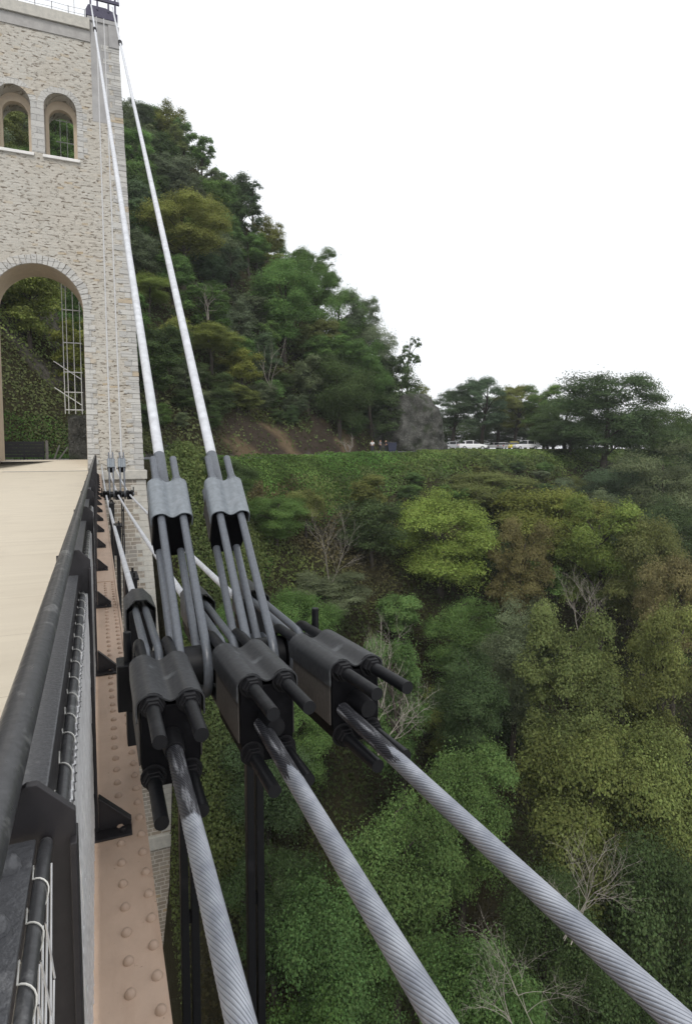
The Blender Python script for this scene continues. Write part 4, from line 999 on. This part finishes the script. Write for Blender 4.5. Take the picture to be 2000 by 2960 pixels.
q = spot(500, 1308, D=60); rock('rock_outcrop', 'low broken rock ledge at the roadside between the two thick stays', (q.x, q.y+1.5, .1), (3.4, 2.2, 2.2), 14, 40, 20, .25)
q = spot(110, 1300, D=54); rock('rock_outcrop', 'pale grey rock face seen through the archway beside the retaining wall', (q.x+1.2, q.y+4, .2), (4.2, 3.6, 8.0), 21, 56, 34, .22)

# roadside stone wall by the ledge
w_ = MB(); a, b = spot(425, 1308, D=56), spot(610, 1310, D=61)
mb = MB(); n_ = 14
P = [[(a.x+(b.x-a.x)*k/n_, a.y+(b.y-a.y)*k/n_+dy, zz+random.uniform(-.05, .05)) for k in range(n_+1)] for dy, zz in ((-.2, 0), (-.2, .75), (.2, .75), (.2, 0))]
mb.grid(P); o = fix_normals(mb.build('roadside_wall', M['rock'])); tag(o, 'low dark stone roadside wall beyond the first thick stay', 'wall')

# ================================================================== CARS AND PEOPLE
def paint(name, c, rough=.25): 
    t = NT(name); return t.bsdf(c, rough)
M['carwhite'] = paint('white_car_paint', (.80, .80, .81)); M['carsilver'] = paint('silver_car_paint', (.42, .43, .45)); M['caryellow'] = paint('yellow_car_paint', (.65, .55, .03))
M['glass'] = paint('dark_car_glass', (.015, .017, .02), .08); M['tyre'] = paint('tyre_rubber', (.015, .015, .015), .8); M['rim'] = paint('alloy_rim', (.5, .5, .52), .3); M['lamp'] = paint('lamp_lens', (.7, .7, .7), .1); M['redlamp'] = paint('red_lamp_lens', (.4, .02, .02), .2)
def car(px, D, kind, m, label, flip=False, yaw=0, group='cars parked beyond the rock cliff'):
    q = spot(px, 1306, D=D); t = thing('parked_car', label, 'car', (q.x, q.y, zh(q.x, q.y)+.03), (0, 0, -TH+yaw+(math.pi if flip else 0)), group)
    if kind == 'hatch': L, top, prof, gl = 4.1, 1.48, [(-2.05, .35), (2.0, .35), (2.05, .62), (1.95, .82), (1.0, .98), (-2.0, 1.0), (-2.08, .7)], [(-1.95, .97), (-1.7, 1.42), (-1.2, 1.5), (.1, 1.48), (1.05, .97)]
    elif kind == 'estate': L, top, prof, gl = 4.5, 1.5, [(-2.25, .35), (2.2, .35), (2.27, .62), (2.15, .8), (1.1, .98), (-2.2, 1.0), (-2.28, .7)], [(-1.9, .98), (-1.2, 1.44), (-.6, 1.5), (.2, 1.46), (1.15, .97)]
    else: L, top, prof, gl = 4.4, 1.7, [(-2.2, .38), (2.15, .38), (2.22, .7), (2.1, .88), (1.2, 1.02), (-2.2, 1.05), (-2.24, .7)], [(-2.18, 1.03), (-1.95, 1.6), (-1.6, 1.7), (.2, 1.67), (1.25, 1.0)]
    o = MB().prism(prof, 'y', -.86, .86).build('body', m, t, bevel=.08); fix_normals(o)
    o = MB().prism(gl, 'y', -.74, .74).build('window', M['glass'], t, bevel=.05); fix_normals(o)
    roof = [(x, z) for x, z in gl[1:-1]]; rf = MB(); rf.prism([(gl[1][0]-.02, gl[1][1]-.03)]+[(x, z+.035) for x, z in gl[1:-1]]+[(gl[-2][0]+.06, gl[-2][1]-.03)], 'y', -.72, .72)
    for x0, x1 in ((-.05, .06), (-1.3, -1.17)): rf.box(x0, x1, -.765, .765, gl[0][1]-.05, gl[2][1]-.03)
    if kind == 'van': rf.prism([(-2.17, 1.04), (-1.5, 1.04), (-1.35, 1.66), (-1.9, 1.62)], 'y', -.765, .765)
    o = rf.build('roof', m, t, bevel=.02); fix_normals(o)
    for x in (-L*.31, L*.32):
        for y in (-.8, .8):
            w = MB().cyl((x, y-.1, .32), (x, y+.1, .32), .32, 20).build('wheel', M['tyre'], t, smooth=40); MB().cyl((x, y-.106, .32), (x, y+.106, .32), .2, 14).build('rim', M['rim'], w, smooth=40)
    for y in (-.6, .6):
        MB().box(L*.5-.06, L*.5+.02, y-.18, y+.18, .66, .8).build('headlight', M['lamp'], t, bevel=.02); MB().box(-L*.5-.04, -L*.5+.06, y-.16, y+.16, .7, .92).build('tail_light', M['redlamp'], t, bevel=.02)
    return t
car(1316, 110, 'estate', M['carsilver'], 'silver car half hidden behind the white estate, next to the rock cliff')
car(1364, 97, 'estate', M['carwhite'], 'white estate car parked nearest the rock cliff')
car(1424, 132, 'hatch', M['carwhite'], 'small white hatchback, second white car from the cliff', True)
car(1456, 130, 'estate', M['carwhite'], 'white car with dark windows, third white car from the cliff', False, 1.0)
car(1484, 116, 'hatch', M['caryellow'], 'small yellow car mostly hidden behind the white van', True, 1.2)
car(1519, 108, 'van', M['carwhite'], 'white van like people carrier parked rightmost', True, .12)

M['skin'] = plain_stone('skin', (.45, .28, .2), (.40, .24, .17)); M['hair'] = plain_stone('dark_hair', (.03, .02, .015), (.05, .035, .02))
CL = {}
def cloth(c):
    k = str(c)
    if k not in CL: CL[k] = plain_stone('cloth', c, tuple(x*.8 for x in c), 5)
    return CL[k]
def skin_mesh(name, verts, edges, radii, m, parent):
    me = bpy.data.meshes.new(name); me.from_pydata(verts, edges, []); o = bpy.data.objects.new(name, me); col.objects.link(o); o.parent = parent
    md = o.modifiers.new('skin', 'SKIN'); md.use_smooth_shade = True
    for v, r in zip(me.skin_vertices[0].data, radii): v.radius = (r, r)
    me.skin_vertices[0].data[0].use_root = True
    s = o.modifiers.new('subdivision', 'SUBSURF'); s.levels = 1; s.render_levels = 2; me.materials.append(m); return o
def person(px, D, label, top, legs, yaw=0, arm=0):
    q = spot(px, 1306, D=D); t = thing('person', label, 'person', (q.x, q.y, zh(q.x, q.y)+.02), (0, 0, yaw), 'people on the road by the cliff')
    v = [(0, 0, .95), (0, 0, 1.15), (0, 0, 1.36), (0, 0, 1.5), (0, -.01, 1.58), (0, -.02, 1.68), (-.1, 0, .88), (-.11, .01, .48), (-.11, .0, .08), (-.11, -.14, .03), (.1, 0, .88), (.12, -.04, .48), (.12, .02, .08), (.12, -.12, .03),
         (-.2, 0, 1.4), (-.25, .02, 1.12), (-.24, -.1-arm, .9+arm), (.2, 0, 1.4), (.26, .02, 1.12), (.25, -.08, .88)]
    e = [(0, 1), (1, 2), (2, 3), (3, 4), (4, 5), (0, 6), (6, 7), (7, 8), (8, 9), (0, 10), (10, 11), (11, 12), (12, 13), (2, 14), (14, 15), (15, 16), (2, 17), (17, 18), (18, 19)]
    r = [.14, .13, .15, .06, .09, .085, .09, .06, .045, .035, .09, .06, .045, .035, .055, .042, .03, .055, .042, .03]
    skin_mesh('body', v, e, r, M['skin'], t)
    skin_mesh('top', [v[k] for k in (0, 1, 2, 14, 15, 17, 18)], [(0, 1), (1, 2), (2, 3), (3, 4), (2, 5), (5, 6)], [.16, .15, .17, .075, .06, .075, .06], cloth(top), t)
    skin_mesh('trousers', [v[k] for k in (0, 6, 7, 8, 10, 11, 12)], [(0, 1), (1, 2), (2, 3), (0, 4), (4, 5), (5, 6)], [.155, .105, .075, .06, .105, .075, .06], cloth(legs), t)
    skin_mesh('hair', [(0, .02, 1.63), (0, .0, 1.72)], [(0, 1)], [.09, .07], M['hair'], t)
    return t
person(1076, 84, 'person in a white top standing leftmost of the group by the cliff', (.7, .7, .72), (.08, .08, .1), 2.6)
person(1099, 85, 'person in grey clothes bending an arm, middle of the group by the cliff', (.22, .22, .25), (.05, .05, .06), .6, .2)
person(1115, 84, 'person in a black top beside the navy container', (.03, .03, .035), (.04, .045, .06), 1.8, .25)
q = spot(1133, 1307, D=84); bn = thing('wheelie_bin', 'navy blue wheeled bin standing beside the people by the cliff', 'bin', (q.x, q.y, zh(q.x, q.y)+.02), (0, 0, -TH))
M['navy'] = paint('navy_plastic', (.012, .016, .045), .5)
o = MB().prism([(-.5, .12), (.5, .12), (.62, 1.25), (-.62, 1.25)], 'y', -.4, .4).build('bin_body', M['navy'], bn, bevel=.03); MB().box(-.66, .66, -.44, .44, 1.2505, 1.34).build('lid', M['navy'], bn, bevel=.03)
for x in (-.4, .4): MB().cyl((x, -.3, .09), (x, -.22, .09), .09, 12).build('wheel', M['tyre'], bn)

# ================================================================== SKY AND LIGHT
SUN_EL, SUN_ROT = R(52), R(205)
w = bpy.data.worlds.new('World'); scene.world = w; w.use_nodes = True; nt = w.node_tree; nt.nodes.clear()
out = nt.nodes.new('ShaderNodeOutputWorld'); sky = nt.nodes.new('ShaderNodeTexSky'); sky.sky_type = 'NISHITA'; sky.sun_disc = False; sky.sun_elevation = SUN_EL; sky.sun_rotation = SUN_ROT; sky.dust_density = 4
b1 = nt.nodes.new('ShaderNodeBackground'); nt.links.new(sky.outputs[0], b1.inputs[0]); b1.inputs[1].default_value = .1
b2 = nt.nodes.new('ShaderNodeBackground'); b2.inputs[0].default_value = (.965, .98, 1, 1); b2.inputs[1].default_value = 1.22
mx = nt.nodes.new('ShaderNodeMixShader'); mx.inputs[0].default_value = .9
nt.links.new(b1.outputs[0], mx.inputs[1]); nt.links.new(b2.outputs[0], mx.inputs[2]); nt.links.new(mx.outputs[0], out.inputs[0])
sl = bpy.data.lights.new('sun', 'SUN'); sl.energy = 1.5; sl.angle = R(14); sl.color = (1, .95, .88); so = bpy.data.objects.new('sun', sl); col.objects.link(so)
az = SUN_ROT; sdv = Vector((math.sin(az)*math.cos(SUN_EL), math.cos(az)*math.cos(SUN_EL), math.sin(SUN_EL)))
so.rotation_euler = sdv.to_track_quat('Z', 'Y').to_euler(); so.location = (0, 0, 60)
vs = scene.view_settings; vs.view_transform = 'Standard'; vs.look = 'None'; vs.exposure = 0; vs.gamma = 1
scene.cycles.max_bounces = 6; scene.cycles.diffuse_bounces = 3; scene.cycles.transmission_bounces = 3; scene.cycles.glossy_bounces = 3
try: scene.cycles.use_denoising = True
except Exception: pass

# pale damp air over the gorge
hz = MB().box(-185, 275, -150, 295, -75, 75).build('haze', None or M['black']); hz.data.materials.clear()
hm_ = bpy.data.materials.new('haze'); hm_.use_nodes = True; ht = hm_.node_tree; ht.nodes.clear(); ho = ht.nodes.new('ShaderNodeOutputMaterial'); hv_ = ht.nodes.new('ShaderNodeVolumePrincipled')
hv_.inputs['Color'].default_value = (.93, .96, 1, 1); hv_.inputs['Density'].default_value = .00025; hv_.inputs['Anisotropy'].default_value = .0
ht.links.new(hv_.outputs[0], ho.inputs['Volume']); hz.data.materials.append(hm_); tag(hz, kind='stuff')
